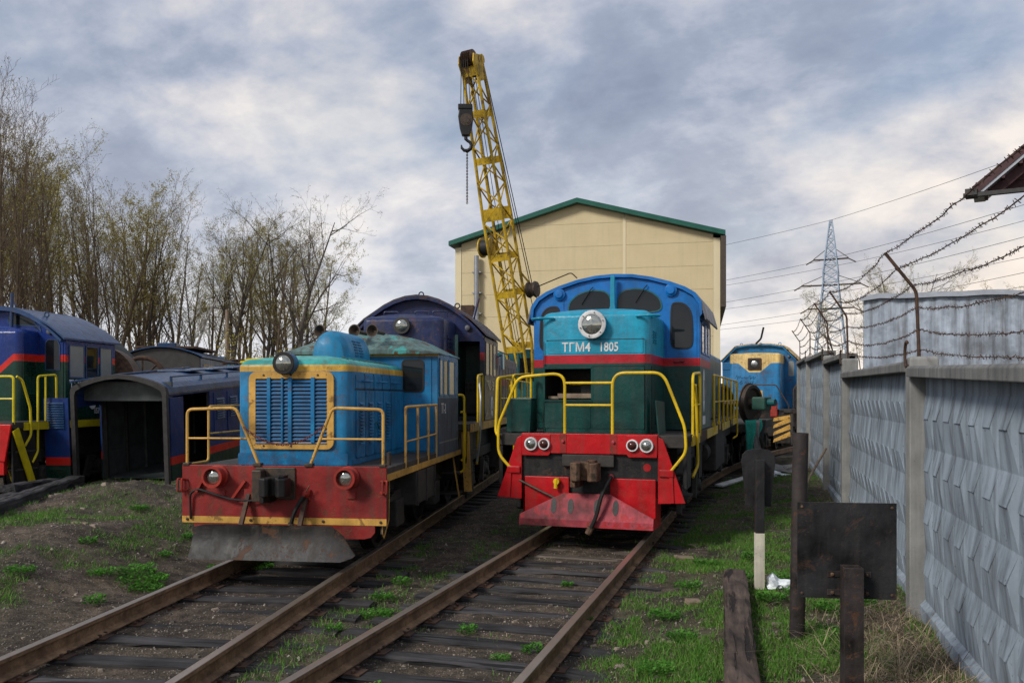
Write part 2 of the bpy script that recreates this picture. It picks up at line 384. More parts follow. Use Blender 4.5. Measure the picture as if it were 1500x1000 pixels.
def woodmat(name, c1, c2, axis, rough=.75):
    m, t, b, v = newmat(name); sc = [22, 22, 22]; sc[axis] = 1.6
    oi = t.nodes.new('ShaderNodeObjectInfo'); off = t.nodes.new('ShaderNodeVectorMath'); off.operation = 'ADD'; cm = t.nodes.new('ShaderNodeCombineXYZ')
    for i in range(3): t.links.new(mth(t, 'MULTIPLY', oi.outputs['Random'], 37.0+i), cm.inputs[i])
    t.links.new(v, off.inputs[0]); t.links.new(cm.outputs[0], off.inputs[1]); v = off.outputs[0]
    g = noise(t, mapping(t, v, tuple(sc)), 1.0, 8, .65); n = noise(t, v, 2.2, 6, .6); crack = ramp(t, [(.38, 0.0), (.44, 1.0)], noise(t, mapping(t, v, tuple(s*.55 for s in sc)), 1.0, 4, .55, .3))
    c = mixc(t, ramp(t, [(.35, 0.0), (.65, 1.0)], g), c2, c1); c = mixc(t, 1.0, c, ramp(t, [(.35, .6), (.65, 1.45)], n), 'MULTIPLY'); c = mixc(t, crack, tuple(k*.4 for k in c2), c)
    c = mixc(t, 1.0, c, mth(t, 'ADD', mth(t, 'MULTIPLY', oi.outputs['Random'], .7), .65), 'MULTIPLY')
    t.links.new(c, b.inputs['Base Color']); b.inputs['Roughness'].default_value = rough; b.inputs['Specular IOR Level'].default_value = .3
    bump(t, b, mth(t, 'ADD', mth(t, 'MULTIPLY', g, .6), crack), .8, .02); return m
M['sleeper'] = plain('tarred sleeper timber', (.052,.050,.052), .7, 0, .5, 7, .6, (.016,.016,.017))
M['sleeper2'] = plain('dry grey sleeper timber', (.12,.10,.082), .85, 0, .5, 7, .6, (.04,.035,.03))
M['charred'] = plain('black rotten timber', (.035,.034,.035), .7, 0, .5, 9, 1.0, (.008,.008,.009))
M['timber'] = plain('brown wet timber', (.075,.05,.04), .75, 0, .5, 6, .7, (.03,.022,.018))
M['sign'] = paint('dark rusty sheet steel', (.018,.018,.020), .5, .25, .12, fade=.4, sc=1.6)
M['signpipe'] = paint('rusty pipe', (.030,.024,.024), .6, .3, .28, fade=.4, sc=1.8)
M['cloth'] = plain('teal rag', (.03,.36,.28), .9, 0, .3, 20)
M['cloth2'] = plain('grey rag', (.30,.29,.28), .9, 0, .4, 20)
M['plastic'] = plain('white plastic film', (.75,.80,.84), .35, 0, .12, 15, .5)
M['sleeper'] = woodmat('tarred sleeper timber', (.060,.056,.056), (.022,.021,.022), 0); M['sleeper2'] = woodmat('dry grey sleeper timber', (.15,.125,.10), (.055,.046,.04), 0, .85)
M['charred'] = woodmat('black rotten timber', (.045,.043,.043), (.010,.010,.011), 1); M['timber'] = woodmat('brown wet timber', (.11,.078,.06), (.04,.03,.025), 1)
M['tarp'] = plain('green grey tarpaulin', (.06,.072,.068), .7, 0, .3, 4)
M['greydk'] = plain('dark grey cab end', (.05,.048,.046), .65, 0, .4, 5)
M['bark'] = plain('tree bark', (.155,.112,.07), .9, 0, .45, 5, .4, (.07,.05,.033))
M['bark2'] = plain('dark bark', (.095,.078,.062), .9, 0, .4, 5, .4)
M['birch'] = plain('birch bark', (.58,.56,.52), .8, 0, .5, 6, .2, (.18,.17,.16))
def leafmat(name, c1, c2, tr=.35):
    m, t, b, v = newmat(name)
    g = t.nodes.new('ShaderNodeNewGeometry')
    r = g.outputs['Random Per Island']
    t.links.new(mixc(t, r, c1, c2), b.inputs['Base Color']); b.inputs['Roughness'].default_value = .65; b.inputs['Specular IOR Level'].default_value = .2
    tl = t.nodes.new('ShaderNodeBsdfTranslucent'); t.links.new(mixc(t, r, c1, c2), tl.inputs[0])
    mx = t.nodes.new('ShaderNodeMixShader'); mx.inputs[0].default_value = tr
    o = [n for n in t.nodes if n.type == 'OUTPUT_MATERIAL'][0]
    t.links.new(b.outputs[0], mx.inputs[1]); t.links.new(tl.outputs[0], mx.inputs[2]); t.links.new(mx.outputs[0], o.inputs[0]); return m
M['bud'] = leafmat('young olive leaves', (.26,.22,.045), (.42,.36,.09))
M['bud2'] = leafmat('young yellow green leaves', (.24,.23,.06), (.44,.40,.13))
M['grass'] = leafmat('grass blades', (.055,.17,.020), (.14,.29,.045), .25)
M['weed'] = leafmat('weed leaves', (.045,.16,.016), (.10,.27,.035), .3)
M['straw'] = leafmat('dry straw', (.13,.095,.055), (.46,.37,.25), .15)
# glass: opaque, slightly reflective panes, the interior's darkness put into their colour
def glassmat(name, col, rough=.06):
    m, t, b, v = newmat(name); n = noise(t, v, 3, 5, .6)
    t.links.new(mixc(t, n, col, tuple(k*1.6+.004 for k in col)), b.inputs['Base Color']); b.inputs['Roughness'].default_value = rough
    b.inputs['Specular IOR Level'].default_value = .4; return m
M['glass'] = glassmat('dark cab glass', (.007,.009,.011), .03)
M['glass2'] = glassmat('dusty pale glass', (.16,.17,.165), .2)
M['lens'] = glassmat('lamp lens', (.30,.31,.28), .10); M['lens'].node_tree.nodes['Principled BSDF'].inputs['Metallic'].default_value = .85
M['lensd'] = glassmat('dark red lens', (.045,.012,.010), .1)
mm, t_, b_, v_ = newmat('lamp reflector'); b_.inputs['Base Color'].default_value = (.45,.45,.43,1); b_.inputs['Metallic'].default_value = 1; b_.inputs['Roughness'].default_value = .3; M['refl'] = mm
# ground
def groundmat():
    m, t, b, v = newmat('cinder soil'); 
    a = t.nodes.new('ShaderNodeAttribute'); a.attribute_name = 'grass'; a2 = t.nodes.new('ShaderNodeAttribute'); a2.attribute_name = 'dry'
    n = noise(t, v, .9, 8, .6); f = noise(t, v, 7, 9, .65); g = noise(t, v, 55, 5, .65); h = noise(t, v, 140, 3, .6)
    c = mixc(t, ramp(t, [(.35, 0.0), (.65, 1.0)], n), (.044,.037,.032), (.125,.096,.072))
    c = mixc(t, mth(t, 'MULTIPLY', a2.outputs['Fac'], .85), c, mixc(t, f, (.10,.082,.060), (.19,.155,.11)))
    c = mixc(t, 1.0, c, ramp(t, [(.32, .45), (.5, 1.0), (.68, 1.6)], f), 'MULTIPLY')
    c = mixc(t, 1.0, c, ramp(t, [(.3, .45), (.5, 1.0), (.7, 1.9)], g), 'MULTIPLY')
    c = mixc(t, mth(t, 'MULTIPLY', a.outputs['Fac'], ramp(t, [(.42, .1), (.6, .85)], g)), c, mixc(t, f, (.030,.050,.014), (.075,.098,.030)))
    c = mixc(t, ramp(t, [(.70, 0.0), (.74, .8)], h), c, (.22,.19,.16))
    t.links.new(c, b.inputs['Base Color']); b.inputs['Roughness'].default_value = .92; b.inputs['Specular IOR Level'].default_value = .2
    bump(t, b, mth(t, 'ADD', mth(t, 'MULTIPLY', f, 1.0), mth(t, 'ADD', mth(t, 'MULTIPLY', g, .7), mth(t, 'MULTIPLY', h, .25))), .9, .05)
    return m
M['ground'] = groundmat()
def railmat():
    m, t, b, v = newmat('rail steel'); s = t.nodes.new('ShaderNodeSeparateXYZ'); t.links.new(v, s.inputs[0])
    n = noise(t, v, 4, 8, .65); g = noise(t, v, 30, 5, .6)
    side = mixc(t, ramp(t, [(.35, 0.0), (.65, 1.0)], n), (.105,.060,.032), (.28,.172,.092)); side = mixc(t, 1.0, side, ramp(t, [(.3, .7), (.7, 1.25)], g), 'MULTIPLY')
    topc = mixc(t, n, (.34,.28,.22), (.52,.45,.38)); top = mth(t, 'MULTIPLY', mth(t, 'GREATER_THAN', s.outputs[2], -.006), 1.0)
    t.links.new(mixc(t, top, side, topc), b.inputs['Base Color']); t.links.new(mth(t, 'MULTIPLY', top, .8), b.inputs['Metallic'])
    t.links.new(mth(t, 'SUBTRACT', .8, mth(t, 'MULTIPLY', top, .47)), b.inputs['Roughness']); bump(t, b, g, .3, .004); return m
M['rail'] = railmat()
# ------------------------------------------------------------------ ground and tracks
LO = (-3.8695, -0.6869); LY = 0.17569            # left track: foot of perpendicular, yaw
def lw(u, v, z=0): return (LO[0] + u*math.cos(LY) - v*math.sin(LY), LO[1] + u*math.sin(LY) + v*math.cos(LY), z)
def rcx(y): y = np.asarray(y, float); return -2.52 + np.maximum(0, y-16)**2/164.0
def lu(x, y): return (np.asarray(x)-LO[0])*math.cos(LY) + (np.asarray(y)-LO[1])*math.sin(LY)
def lv(x, y): return -(np.asarray(x)-LO[0])*math.sin(LY) + (np.asarray(y)-LO[1])*math.cos(LY)
def gz(x, y):
    x = np.asarray(x, float); y = np.asarray(y, float); u = lu(x, y); r = x - rcx(y)
    z = -.212 + sst(1.35, 3.4, -u)*.42 + sst(4.5, 10, -u)*.16 + sst(1.0, 2.9, r)*.20*(r > 0)
    z = z + .05*np.exp(-((r+2.6)/1.0)**2)*(u > 1.2)
    intr = np.maximum(1-sst(.9, 1.6, np.abs(u)), 1-sst(.9, 1.6, np.abs(r)))
    nz = (fbm(x, y, .55, 4)-.5)*.22 + (fbm(x+50, y, 2.6, 4)-.5)*.13
    z = z + nz*(1-.60*intr)*np.clip((70-y)/30, 0.15, 1)
    uq = (x+12.3568)*math.cos(LY) + (y+2.1936)*math.sin(LY); wq = 1-sst(1.2, 2.2, np.abs(uq)); z = z*(1-wq) + (-.2+nz*.3)*wq
    # cinder heap beside the loose hood shell
    z = z + .30*np.exp(-(((x+10.3)/1.5)**2+((y-12.2)/1.1)**2))*(.6+.8*fbm(x, y, 3, 3))
    return z
def grassmask(x, y):
    x = np.asarray(x, float); y = np.asarray(y, float); u = lu(x, y); r = x - rcx(y)
    n = fbm(x+9, y+4, .8, 4); n2 = fbm(x, y, 2.8, 3)
    g = sst(.45, .60, n*.6+n2*.4)
    between = (u > 1.0)*(r < -.95); rb = (r > 1.0)
    lb = sst(1.7, 2.4, -u)*(1-sst(6.5, 7.5, -u)*.6)
    m = np.zeros_like(x)
    m = np.maximum(m, between*sst(.36, .50, n*.5+n2*.5)*.95*np.exp(-((r+2.2)/1.2)**2))
    m = np.maximum(m, rb*sst(.30, .46, n*.55+n2*.45)*(1-.6*sst(2.9, 3.5, r)))
    m = np.maximum(m, lb*sst(.42, .54, n*.6+n2*.4)*.9)
    m = np.maximum(m, (np.abs(r) < .95)*sst(.56, .68, n2)*.30)
    m = np.maximum(m, (y > 20)*(r > 1)*.5*sst(.4, .55, n2))
    m = m*(1-.95*np.exp(-(((x+10.4)/1.9)**2+((y-12.6)/1.5)**2)))
    shade = sst(11.5, 13, y)*(np.abs(u) < 2.0)
    return np.clip(m*(1-shade), 0, 1)
xs = np.unique(np.concatenate([np.linspace(-900, -60, 22), np.linspace(-60, -17, 44), np.arange(-17, 3.01, .11), np.linspace(3, 40, 30), np.linspace(40, 900, 22)]))
ys = np.unique(np.concatenate([np.linspace(-300, -4, 14), np.arange(-4, 4, .5), np.arange(4, 20, .11), np.arange(20, 40, .3), np.linspace(40, 80, 30), np.linspace(80, 1600, 30)]))
gx, gy = np.meshgrid(xs, ys); G = np.stack([gx.ravel(), gy.ravel(), gz(gx.ravel(), gy.ravel())], 1)
nx_, ny_ = len(xs), len(ys); ii = (np.arange(ny_-1)[:, None]*nx_ + np.arange(nx_-1)[None]).ravel()
ground = npmesh('ground', G, np.stack([ii, ii+1, ii+1+nx_, ii+nx_], 1), M['ground']); struct(ground)
ground.data.polygons.foreach_set('use_smooth', [True]*len(ground.data.polygons))
at = ground.data.attributes.new('grass', 'FLOAT', 'POINT'); gm = grassmask(G[:, 0], G[:, 1])
far = sst(26, 40, G[:, 1])*.5; at.data.foreach_set('value', np.maximum(gm*.6, far).astype(np.float32))
at = ground.data.attributes.new('dry', 'FLOAT', 'POINT')
dr = np.maximum(sst(.45, .62, fbm(G[:, 0]+80, G[:, 1], .6, 4))*.5*(1-(np.abs(lu(G[:, 0], G[:, 1])) < 1.2))*(G[:, 0] < -7), sst(.2, .9, G[:, 0])*.8)
dr = np.maximum(dr, sst(.48, .62, fbm(G[:, 0]+20, G[:, 1], 1.3, 4))*.35)
dr = dr*(1-np.exp(-(((G[:, 0]+10.4)/2.2)**2+((G[:, 1]-12.6)/1.8)**2)))
at.data.foreach_set('value', dr.astype(np.float32))

RP = [(-.036,0),(.036,0),(.037,-.036),(.010,-.048),(.009,-.136),(.066,-.156),(.066,-.170),(-.066,-.170),(-.066,-.156),(-.009,-.136),(-.010,-.048),(-.037,-.036)]
def rail_path(pts, parent, off):
    m = MB(); rings = []
    for i, (x, y) in enumerate(pts):
        a = pts[max(i-1, 0)]; b = pts[min(i+1, len(pts)-1)]; d = Vector((b[0]-a[0], b[1]-a[1])).normalized(); n = Vector((d.y, -d.x))
        rings.append([(x+n.x*(off+p), y+n.y*(off+p), q) for p, q in RP])
    m.loft(rings); return m.build('rail', M['rail'], parent, False, .004)
def sleeper_mesh(seed, mat):
    rr = random.Random(seed); m = MB(); L = 1.32; n = 9; rings = []
    for i in range(n):
        x = -L + 2*L*i/(n-1); j = lambda s: rr.uniform(-s, s); e = .0 if 0 < i < n-1 else .012
        rings.append([(x, -.115+e+j(.008), -.15), (x, .115-e+j(.008), -.15), (x, .118-e+j(.01), -.012-e+j(.006)), (x, .06+j(.02), .0-e+j(.006)), (x, -.06+j(.02), .0-e+j(.006)), (x, -.118+e+j(.01), -.012-e+j(.006))])
    m.loft(rings); o = m.build('sleeper', mat); return o
smesh = [sleeper_mesh(k, M['sleeper'] if k < 4 else M['sleeper2']) for k in range(6)]
tp = MB().box(-.17, .17, -.085, .085, -.010, .008)
for a, b in ((.09, .05), (-.09, -.05), (.1, -.05), (-.1, .05)): tp.box(a-.015, a+.015, b-.015, b+.015, .006, .034)
tpo = tp.build('tie_plate', M['rust'], None, False, .004)
def track(name, fn, s0, s1):
    t = bpy.data.objects.new(name, None); C.objects.link(t); struct(t); t.location = (0, 0, 0)
    n = 70; ss = [s0+(s1-s0)*i/n for i in range(n+1)]; pts = [fn(s) for s in ss]
    for off in (-.795, .795): rail_path(pts, t, off)
    s = max(s0, 2.0); k = 0
    while s < min(s1, 36):
        p = fn(s); q = fn(s+.1); a = math.atan2(q[1]-p[1], q[0]-p[0]) - math.pi/2
        r = random.Random(k*7+len(name)); z = -.178 + r.uniform(-.022, .003)
        o = inst(smesh[r.choice([0, 1, 2, 3, 0, 1, 2, 3, 4, 5])], t, (p[0]+r.uniform(-.05, .05), p[1], z), (r.uniform(-.015, .015), r.uniform(-.008, .008), a+r.uniform(-.02, .02)+(math.pi if r.random() < .5 else 0)))
        if s < 17:
            for off in (-.795, .795): inst(tpo, o, (off, 0, .003))
        s += .545 + r.uniform(-.04, .04); k += 1
    return t
track('railway_track', lambda s: lw(0, s)[:2], -6, 70)
track('railway_track', lambda s: (float(rcx(s)), s), -6, 60)
QO = (-12.3568, -2.1936)
track('railway_track', lambda s: (QO[0]-s*math.sin(LY), QO[1]+s*math.cos(LY)), 2, 60)
for o in smesh + [tpo]: bpy.data.objects.remove(o)

# ------------------------------------------------------------------ concrete wall with barbed wire
WX = lambda y: 1.36 - (y-8.8)*.0148
posts = [(-5.2, 2.3), (2.2, 2.2), (8.8, 2.40), (15.4, 2.66), (19.6, 2.90), (26.4, 3.2), (32.5, 3.3)]
panels = [(-5.2, 2.2, 2.2, 2.12), (2.2, 8.8, 2.12, 2.31), (8.8, 15.4, 2.36, 2.43), (15.4, 19.6, 2.76, 2.80), (19.6, 26.4, 3.02, 3.12), (26.4, 32.5, 3.2, 3.26)]
fence = thing('concrete_fence', 'tall blue grey concrete panel fence with toothed relief beside the signs', 'fence')
for y, zt in posts:
    x = WX(y); m = MB(); m.loft([[(x-.13+e, y-.13+e, z), (x+.12-e, y-.13+e, z), (x+.12-e, y+.13-e, z), (x-.13+e, y+.13-e, z)] for z, e in ((-.4, 0), (zt-.02, 0), (zt, .02))])
    m.build('post', M['conc_post'], fence, False, .012)
def relief(y0, y1, z0, z1, flip, px, zA, zB):
    m = MB(); nc = max(4, round((y1-y0)/.42)); nr = 4; w = (y1-y0)/nc
    zb = z0+.13; P = (z1-zb)/nr; d = .042; rr = random.Random(int(y0*10))
    X = lambda dep, y: px(y)-dep
    for r in range(nr):
        for c in range(nc):
            a = y0+c*w; b = a+w; t = zb+(r+1)*P; bt = zb+r*P
            if flip: t, bt = bt, t
            k = -.44*(t-bt)
            i0 = a+w*.27+rr.uniform(-.012, .012); i1 = b-w*.27+rr.uniform(-.012, .012); zi = t+k; dd = d+rr.uniform(-.006, .006)
            TL = (X(0, a), a, t); TR = (X(0, b), b, t); BL = (X(0, a), a, bt); BR = (X(0, b), b, bt)
            IL = (X(dd, i0), i0, zi); IR = (X(dd, i1), i1, zi); J0 = (X(dd*.78, i0), i0, zi-.0*k); J1 = (X(dd*.78, i1), i1, zi)
            m.add([TL, TR, IR, IL], [(0, 1, 2, 3)]); m.add([IL, IR, J1, J0], [(0, 1, 2, 3)])
            m.add([TL, IL, J0], [(0, 1, 2)]); m.add([TR, J1, IR], [(0, 1, 2)])
            m.add([TL, J0, BL], [(0, 1, 2)]); m.add([TR, BR, J1], [(0, 1, 2)]); m.add([J0, J1, BR, BL], [(0, 1, 2, 3)])
    # plinth with a sloped ledge, then the backing slab
    m.loft([[(px(y)-.045, y, z0-.3), (px(y)-.045, y, zb-.05), (px(y)-.0, y, zb), (px(y)+.1, y, zb), (px(y)+.1, y, z0-.3)] for y in (y0, y1)])
    m.loft([[(px(y)+.004, y, zb), (px(y)+.004, y, zz), (px(y)+.1, y, zz), (px(y)+.1, y, zb)] for y, zz in ((y0, zA), (y1, zB))])
    return m
for i, (y0, y1, za, zb_) in enumerate(panels):
    a, b = y0+.135, y1-.135; zt = min(za, zb_)-.08
    p = relief(a, b, 0.02, zt-.01, i != 1 and i != 0, lambda y: WX(y)+.0, za-.05, zb_-.05)
    p.build('panel', M['conc'], fence)
    m = MB(); n = 6; rings = []
    for k in range(n+1):
        y = a+(b-a)*k/n; z = za+(zb_-za)*k/n; x = WX(y); j = random.uniform(-.008, .008)
        rings.append([(x-.17+j, y, z-.10), (x+.14, y, z-.10), (x+.14, y, z), (x-.15+j, y, z), (x-.17+j, y, z-.02)])
    m.loft(rings).build('cap', M['conc_cap'], fence, False, .008)
# iron rods and barbed wire
rods = [(-5.2, 2.3, 1.0), (2.2, 2.2, 1.0), (8.8, 2.40, 1.0), (15.4, 2.66, 1.15), (19.6, 2.9, 1.15), (26.4, 3.2, 1.1), (32.5, 3.3, 1.1)]
rl = ['bent rusty rod at the fence end behind the sign boards', 'bent rusty rod on the fence post beside the sign boards', 'bent rusty wire rod above the post of the nearest toothed panel', 'bent rusty wire rod beside the grey corrugated shed corner', 'bent rusty wire rod on the second shortest fence bay post', 'bent rusty wire rod by the blue and cream locomotive', 'bent rusty wire rod on the farthest fence post']
def rod_pts(y, zb, h, f):
    x = WX(y); lean = .02*math.sin(y*3)
    p = [Vector((x-.02, y, zb-.25)), Vector((x-.03-lean, y+.03, zb+h*.62)), Vector((x-.30-lean, y+.06, zb+h)), ]
    return p
for (y, zb, h), lb in zip(rods, rl):
    p = rod_pts(y, zb, h, 0); o = thing('wire_rod', lb, 'rod', (WX(y), y, zb), 0, 'rods carrying the barbed wire')
    L0 = Vector((WX(y), y, zb)); m = MB(); m.tube(rnd([q-L0 for q in p], .05), .016, 8); m.build('rod', M['rust'], o, True)
    m = MB(); m.tube([Vector((-.15, -.09, .02)) + Vector((0, math.sin(a)*.11, math.cos(a)*.12)) for a in [R_(k*15-30) for k in range(17)]], .014, 6)
    m.build('hook_ring', M['rust'], o, True)
def on_rod(r, f):
    p = rod_pts(*r, 0); L1 = (p[1]-p[0]).length; L2 = (p[2]-p[1]).length; s = f*(L1+L2)
    return p[0].lerp(p[1], s/L1) if s < L1 else p[1].lerp(p[2], (s-L1)/L2)
wn = ['topmost barbed wire strand, tied to the tips of the bent rods', 'second barbed wire strand from the top of the bent rods', 'third barbed wire strand from the top, at the bend of the rods', 'fourth barbed wire strand from the top of the bent rods', 'fifth barbed wire strand, low on the bent rods', 'lowest barbed wire strand lying just over the fence caps']
for si, f in enumerate((.995, .86, .70, .54, .38, .24)):
    m = MB(); rr = random.Random(si)
    for a, b in zip(rods[:-1], rods[1:]):
        A = on_rod(a, f); B = on_rod(b, f); L = (B-A).length; n = max(10, int(L/.28)); sag = L*(.012+.012*rr.random())
        pts = []
        for k in range(n+1):
            t = k/n; q = A.lerp(B, t); q.z -= sag*4*t*(1-t); q += Vector((rr.uniform(-1, 1), 0, rr.uniform(-1, 1)))*.008; pts.append(q)
        m.tube(pts, .0038, 4)
        if b[0] > -4 and a[0] < 30:
            nb = int(L/.085)
            for k in range(nb):
                t = (k+rr.random()*.4)/nb*n; i = min(int(t), n-1); q = pts[i].lerp(pts[i+1], t-i)
                for _ in range(2):
                    d = Vector((rr.uniform(-1, 1), rr.uniform(-.8, .8), rr.uniform(-1, 1))).normalized()*.021
                    m.tube([q-d, q+d], .0024, 3)
    tag(m.build('barbed_wire', M['rust']), wn[si], 'barbed wire', 'barbed wire strands over the fence')

# ------------------------------------------------------------------ beige shed
A_ = Vector((-16.3, 43.12, 0)); B_ = Vector((-2.47, 44.19, 0)); SW = (B_-A_).length; sy = math.atan2(B_.y-A_.y, B_.x-A_.x)
shed = thing('shed', 'large beige panel-clad shed with green roof behind the crane', 'shed', tuple(A_), sy)
EA, APX, AX = 10.1, 12.05, SW*.48
roofz = lambda x: EA + (APX-EA)*(x/AX if x < AX else (SW-x)/(SW-AX))
MB().prism([(0.06, -.5), (SW-.06, -.5), (SW-.06, EA-.12), (AX, APX-.14), (.06, EA-.12)], 'y', .05, 26).build('wall', M['siding2'], shed)
def clip_poly(x0, x1, z0, z1):
    if z0 > EA:
        x0 = max(x0, AX*(z0-EA)/(APX-EA)); x1 = min(x1, SW-(SW-AX)*(z0-EA)/(APX-EA))
    if x1-x0 < .15 or z0 > APX-.1: return None
    P = [(x0, z0), (x1, z0)] 
    xsq = [x1] + ([AX] if x0 < AX < x1 else []) + [x0]
    top = []
    for x in xsq: top.append((x, min(z1, roofz(x))))
    # where the roof line crosses z1
    for side in (0, 1):
        if z1 > EA:
            xc = AX*(z1-EA)/(APX-EA) if side == 0 else SW-(SW-AX)*(z1-EA)/(APX-EA)
            if x0 < xc < x1: top.append((xc, z1))
    top.sort(key=lambda p: -p[0]); P += top
    if max(p[1] for p in top)-z0 < .06: return None
    Q = []
    for p in P:
        p = (p[0], max(p[1], z0))
        if not Q or abs(p[0]-Q[-1][0])+abs(p[1]-Q[-1][1]) > .01: Q.append(p)
    return Q if len(Q) > 2 else None
for r in range(10):
    for (x0, x1) in ((.35, 9.05), (9.07, SW-.35)):
        z0 = .3 + r*1.19
        for hh in range(1):
            if roofz(x0) <= z0 and roofz(x1) <= z0 and not (x0 < AX < x1): continue
            q = clip_poly(x0, x1, z0+.006, z0+1.184)
            if q:
                # three flutes per panel keep the sheet from being one flat face
                plate('panel', M['siding'], shed, 'F', q, .05, .05)
for x in (0, SW-.34): MB().box(x, x+.34, -.03, .05, -.4, EA-.1).build('corner_trim', M['siding2'], shed)
MB().box(9.0, 9.14, -.02, .06, -.3, roofz(9.07)-.15).build('cover_strip', M['siding2'], shed)
for s in (0, 1):
    x0, x1 = (-.25, AX) if s == 0 else (AX, SW+.25); z0 = EA-.035 if s == 0 else APX; z1 = APX if s == 0 else EA-.035
    d = MB(); d.add([(x0, -.45, z0), (x1, -.45, z1), (x1, 26.4, z1), (x0, 26.4, z0), (x0, -.45, z0+.24), (x1, -.45, z1+.24), (x1, 26.4, z1+.24), (x0, 26.4, z0+.24)],
          [(0,3,2,1),(4,5,6,7),(0,1,5,4),(1,2,6,5),(2,3,7,6),(3,0,4,7)]); d.build('roof', M['greenroof'], shed)
MB().box(SW+.02, SW+.28, -.40, 26, EA-3.6, EA-.06).build('side_flashing', M['brown'], shed)
m = MB(); m.cyl((1.25, -.28, 2), (1.25, -.28, EA-.6), .13, 12); m.build('downpipe', M['galv'], shed, True)
for k in range(5): MB().box(1.0, 1.5, -.30, .06, 4.2+k*1.1, 4.26+k*1.1).build('pipe_bracket', M['galv'], shed)

# ------------------------------------------------------------------ grey corrugated shed behind the fence
g = thing('corrugated_shed', 'low grey corrugated metal shed behind the barbed wire fence', 'shed', (1.66, 17.25, 0), R_(-9))
def corrug(x0, x1, z0, z1f, y, pitch=.2, dep=.014, axis=0):
    m = MB(); v = []; n = int((x1-x0)/pitch*4)
    for i in range(n+1):
        x = x0+(x1-x0)*i/n; k = i % 4; yy = y-(dep if k in (1, 2) else 0); z1 = z1f(x)
        v += [(x, yy, z0), (x, yy, z1)] if axis == 0 else [(yy, x, z0), (yy, x, z1)]
    m.add(v, [(2*i, 2*i+2, 2*i+3, 2*i+1) for i in range(n)]); return m
rw = [random.uniform(-.03, .03) for _ in range(40)]
top = lambda x: 3.86+.02*math.sin(x*1.7)+.015*math.sin(x*4.1)
for k in range(5):
    corrug(.0+k*1.6, 1.6+k*1.6, -.3, top, -.004*(k % 2)).build('sheet', M['corr'], g)
corrug(.0, 8, -.3, lambda x: 3.86-.02*x, 0, axis=1).build('side_sheet', M['corr'], g)
m = MB(); v = []
for i in range(25):
    x = -.06+8.1*i/24; z = top(x); w_ = .015*math.sin(i*2.1); v += [(x, -.10+w_, z-.05+w_), (x, -.02, z+.05+w_), (x, .6, z+.10), (x, 8, z-.05)]
m.add(v, [(4*i+k, 4*i+4+k, 4*i+5+k, 4*i+1+k) for i in range(24) for k in range(3)]); m.build('roof_edge', M['galv'], g, True)
# gabled building at far right: boarded eave hanging into view
bx = Vector((5.85, 28.9, 0)); hb = thing('boarded_house', 'building with purple brown boarded gable and projecting eave', 'building', tuple(bx), R_(-13.4))
zE = 8.22
m = MB(); m.box(1.95, 9, 1.2, 2.6, -.3, zE+.1); m.build('wall', M['boards'], hb)
m = MB(); m.prism([(0, zE+.14), (4.6, zE+3.9), (9.2, zE+.14), (9.2, zE+.0), (8.9, zE), (4.6, zE+3.62), (.3, zE), (0, zE)], 'y', 0, 1.6); m.build('roof', M['galv'], hb)
for k in range(9):
    x = .35+k*.46; z = zE+.02+k*.376; MB().bar((x, .03, z), (x, 1.3, z), .09, .10).build('batten', M['boards'], hb)
MB().prism([(-.02, zE+.0), (-.02, zE+.16), (4.6, zE+3.93), (4.6, zE+3.78), (.18, zE+.0)], 'y', -.03, -.003).build('rake_board', M['boards'], hb)
m = MB(); m.prism([(.25, zE+.0), (4.6, zE+3.55), (4.6, zE+3.2), (.75, zE+.0)], 'y', .35, .45); m.build('barge_board', M['boards'], hb)
for k in range(8):
    z0 = zE+.02+k*.36; MB().prism([(.45+k*.44, z0), (5.2, z0), (5.2, z0+.345), (.45+(k+.95)*.44, z0+.345)], 'y', .75+.012*(k % 2), .9).build('board', M['boards'], hb)
MB().box(-.25, 9.4, -.06, .10, zE-.14, zE-.02).build('fascia', M['greydk'], hb)
MB().box(-.2, .12, -.12, .5, zE-.10, zE+.10).build('gutter_end', M['greydk'], hb)
m = MB(); m.prism([(1.9, zE+3.35), (4.6, zE+4.4), (4.6, zE+4.25), (2.0, zE+3.25)], 'y', .2, 2.0).prism([(2.3, zE+3.2), (4.5, zE+4.15), (4.5, zE+2.9), (2.5, zE+2.2)], 'y', .5, 1.9); m.build('upper_eave', M['greydk'], hb)

# ------------------------------------------------------------------ pylon and wires
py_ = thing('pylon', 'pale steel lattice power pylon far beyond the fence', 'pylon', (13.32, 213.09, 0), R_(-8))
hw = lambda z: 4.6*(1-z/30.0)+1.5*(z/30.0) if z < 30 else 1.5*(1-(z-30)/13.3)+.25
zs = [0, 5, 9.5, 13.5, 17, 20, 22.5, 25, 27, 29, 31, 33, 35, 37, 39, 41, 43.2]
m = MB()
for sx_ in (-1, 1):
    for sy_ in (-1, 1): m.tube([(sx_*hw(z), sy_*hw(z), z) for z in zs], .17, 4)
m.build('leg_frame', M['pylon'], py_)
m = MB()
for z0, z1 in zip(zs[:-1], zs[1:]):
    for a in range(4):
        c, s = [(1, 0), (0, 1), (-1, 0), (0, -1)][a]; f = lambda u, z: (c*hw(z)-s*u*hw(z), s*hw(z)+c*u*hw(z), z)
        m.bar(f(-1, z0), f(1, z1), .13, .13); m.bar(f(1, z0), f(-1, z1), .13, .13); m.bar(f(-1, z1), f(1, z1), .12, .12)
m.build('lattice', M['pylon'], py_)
arms = [(34.0, 3.9), (28.0, 6.6), (22.5, 5.2)]
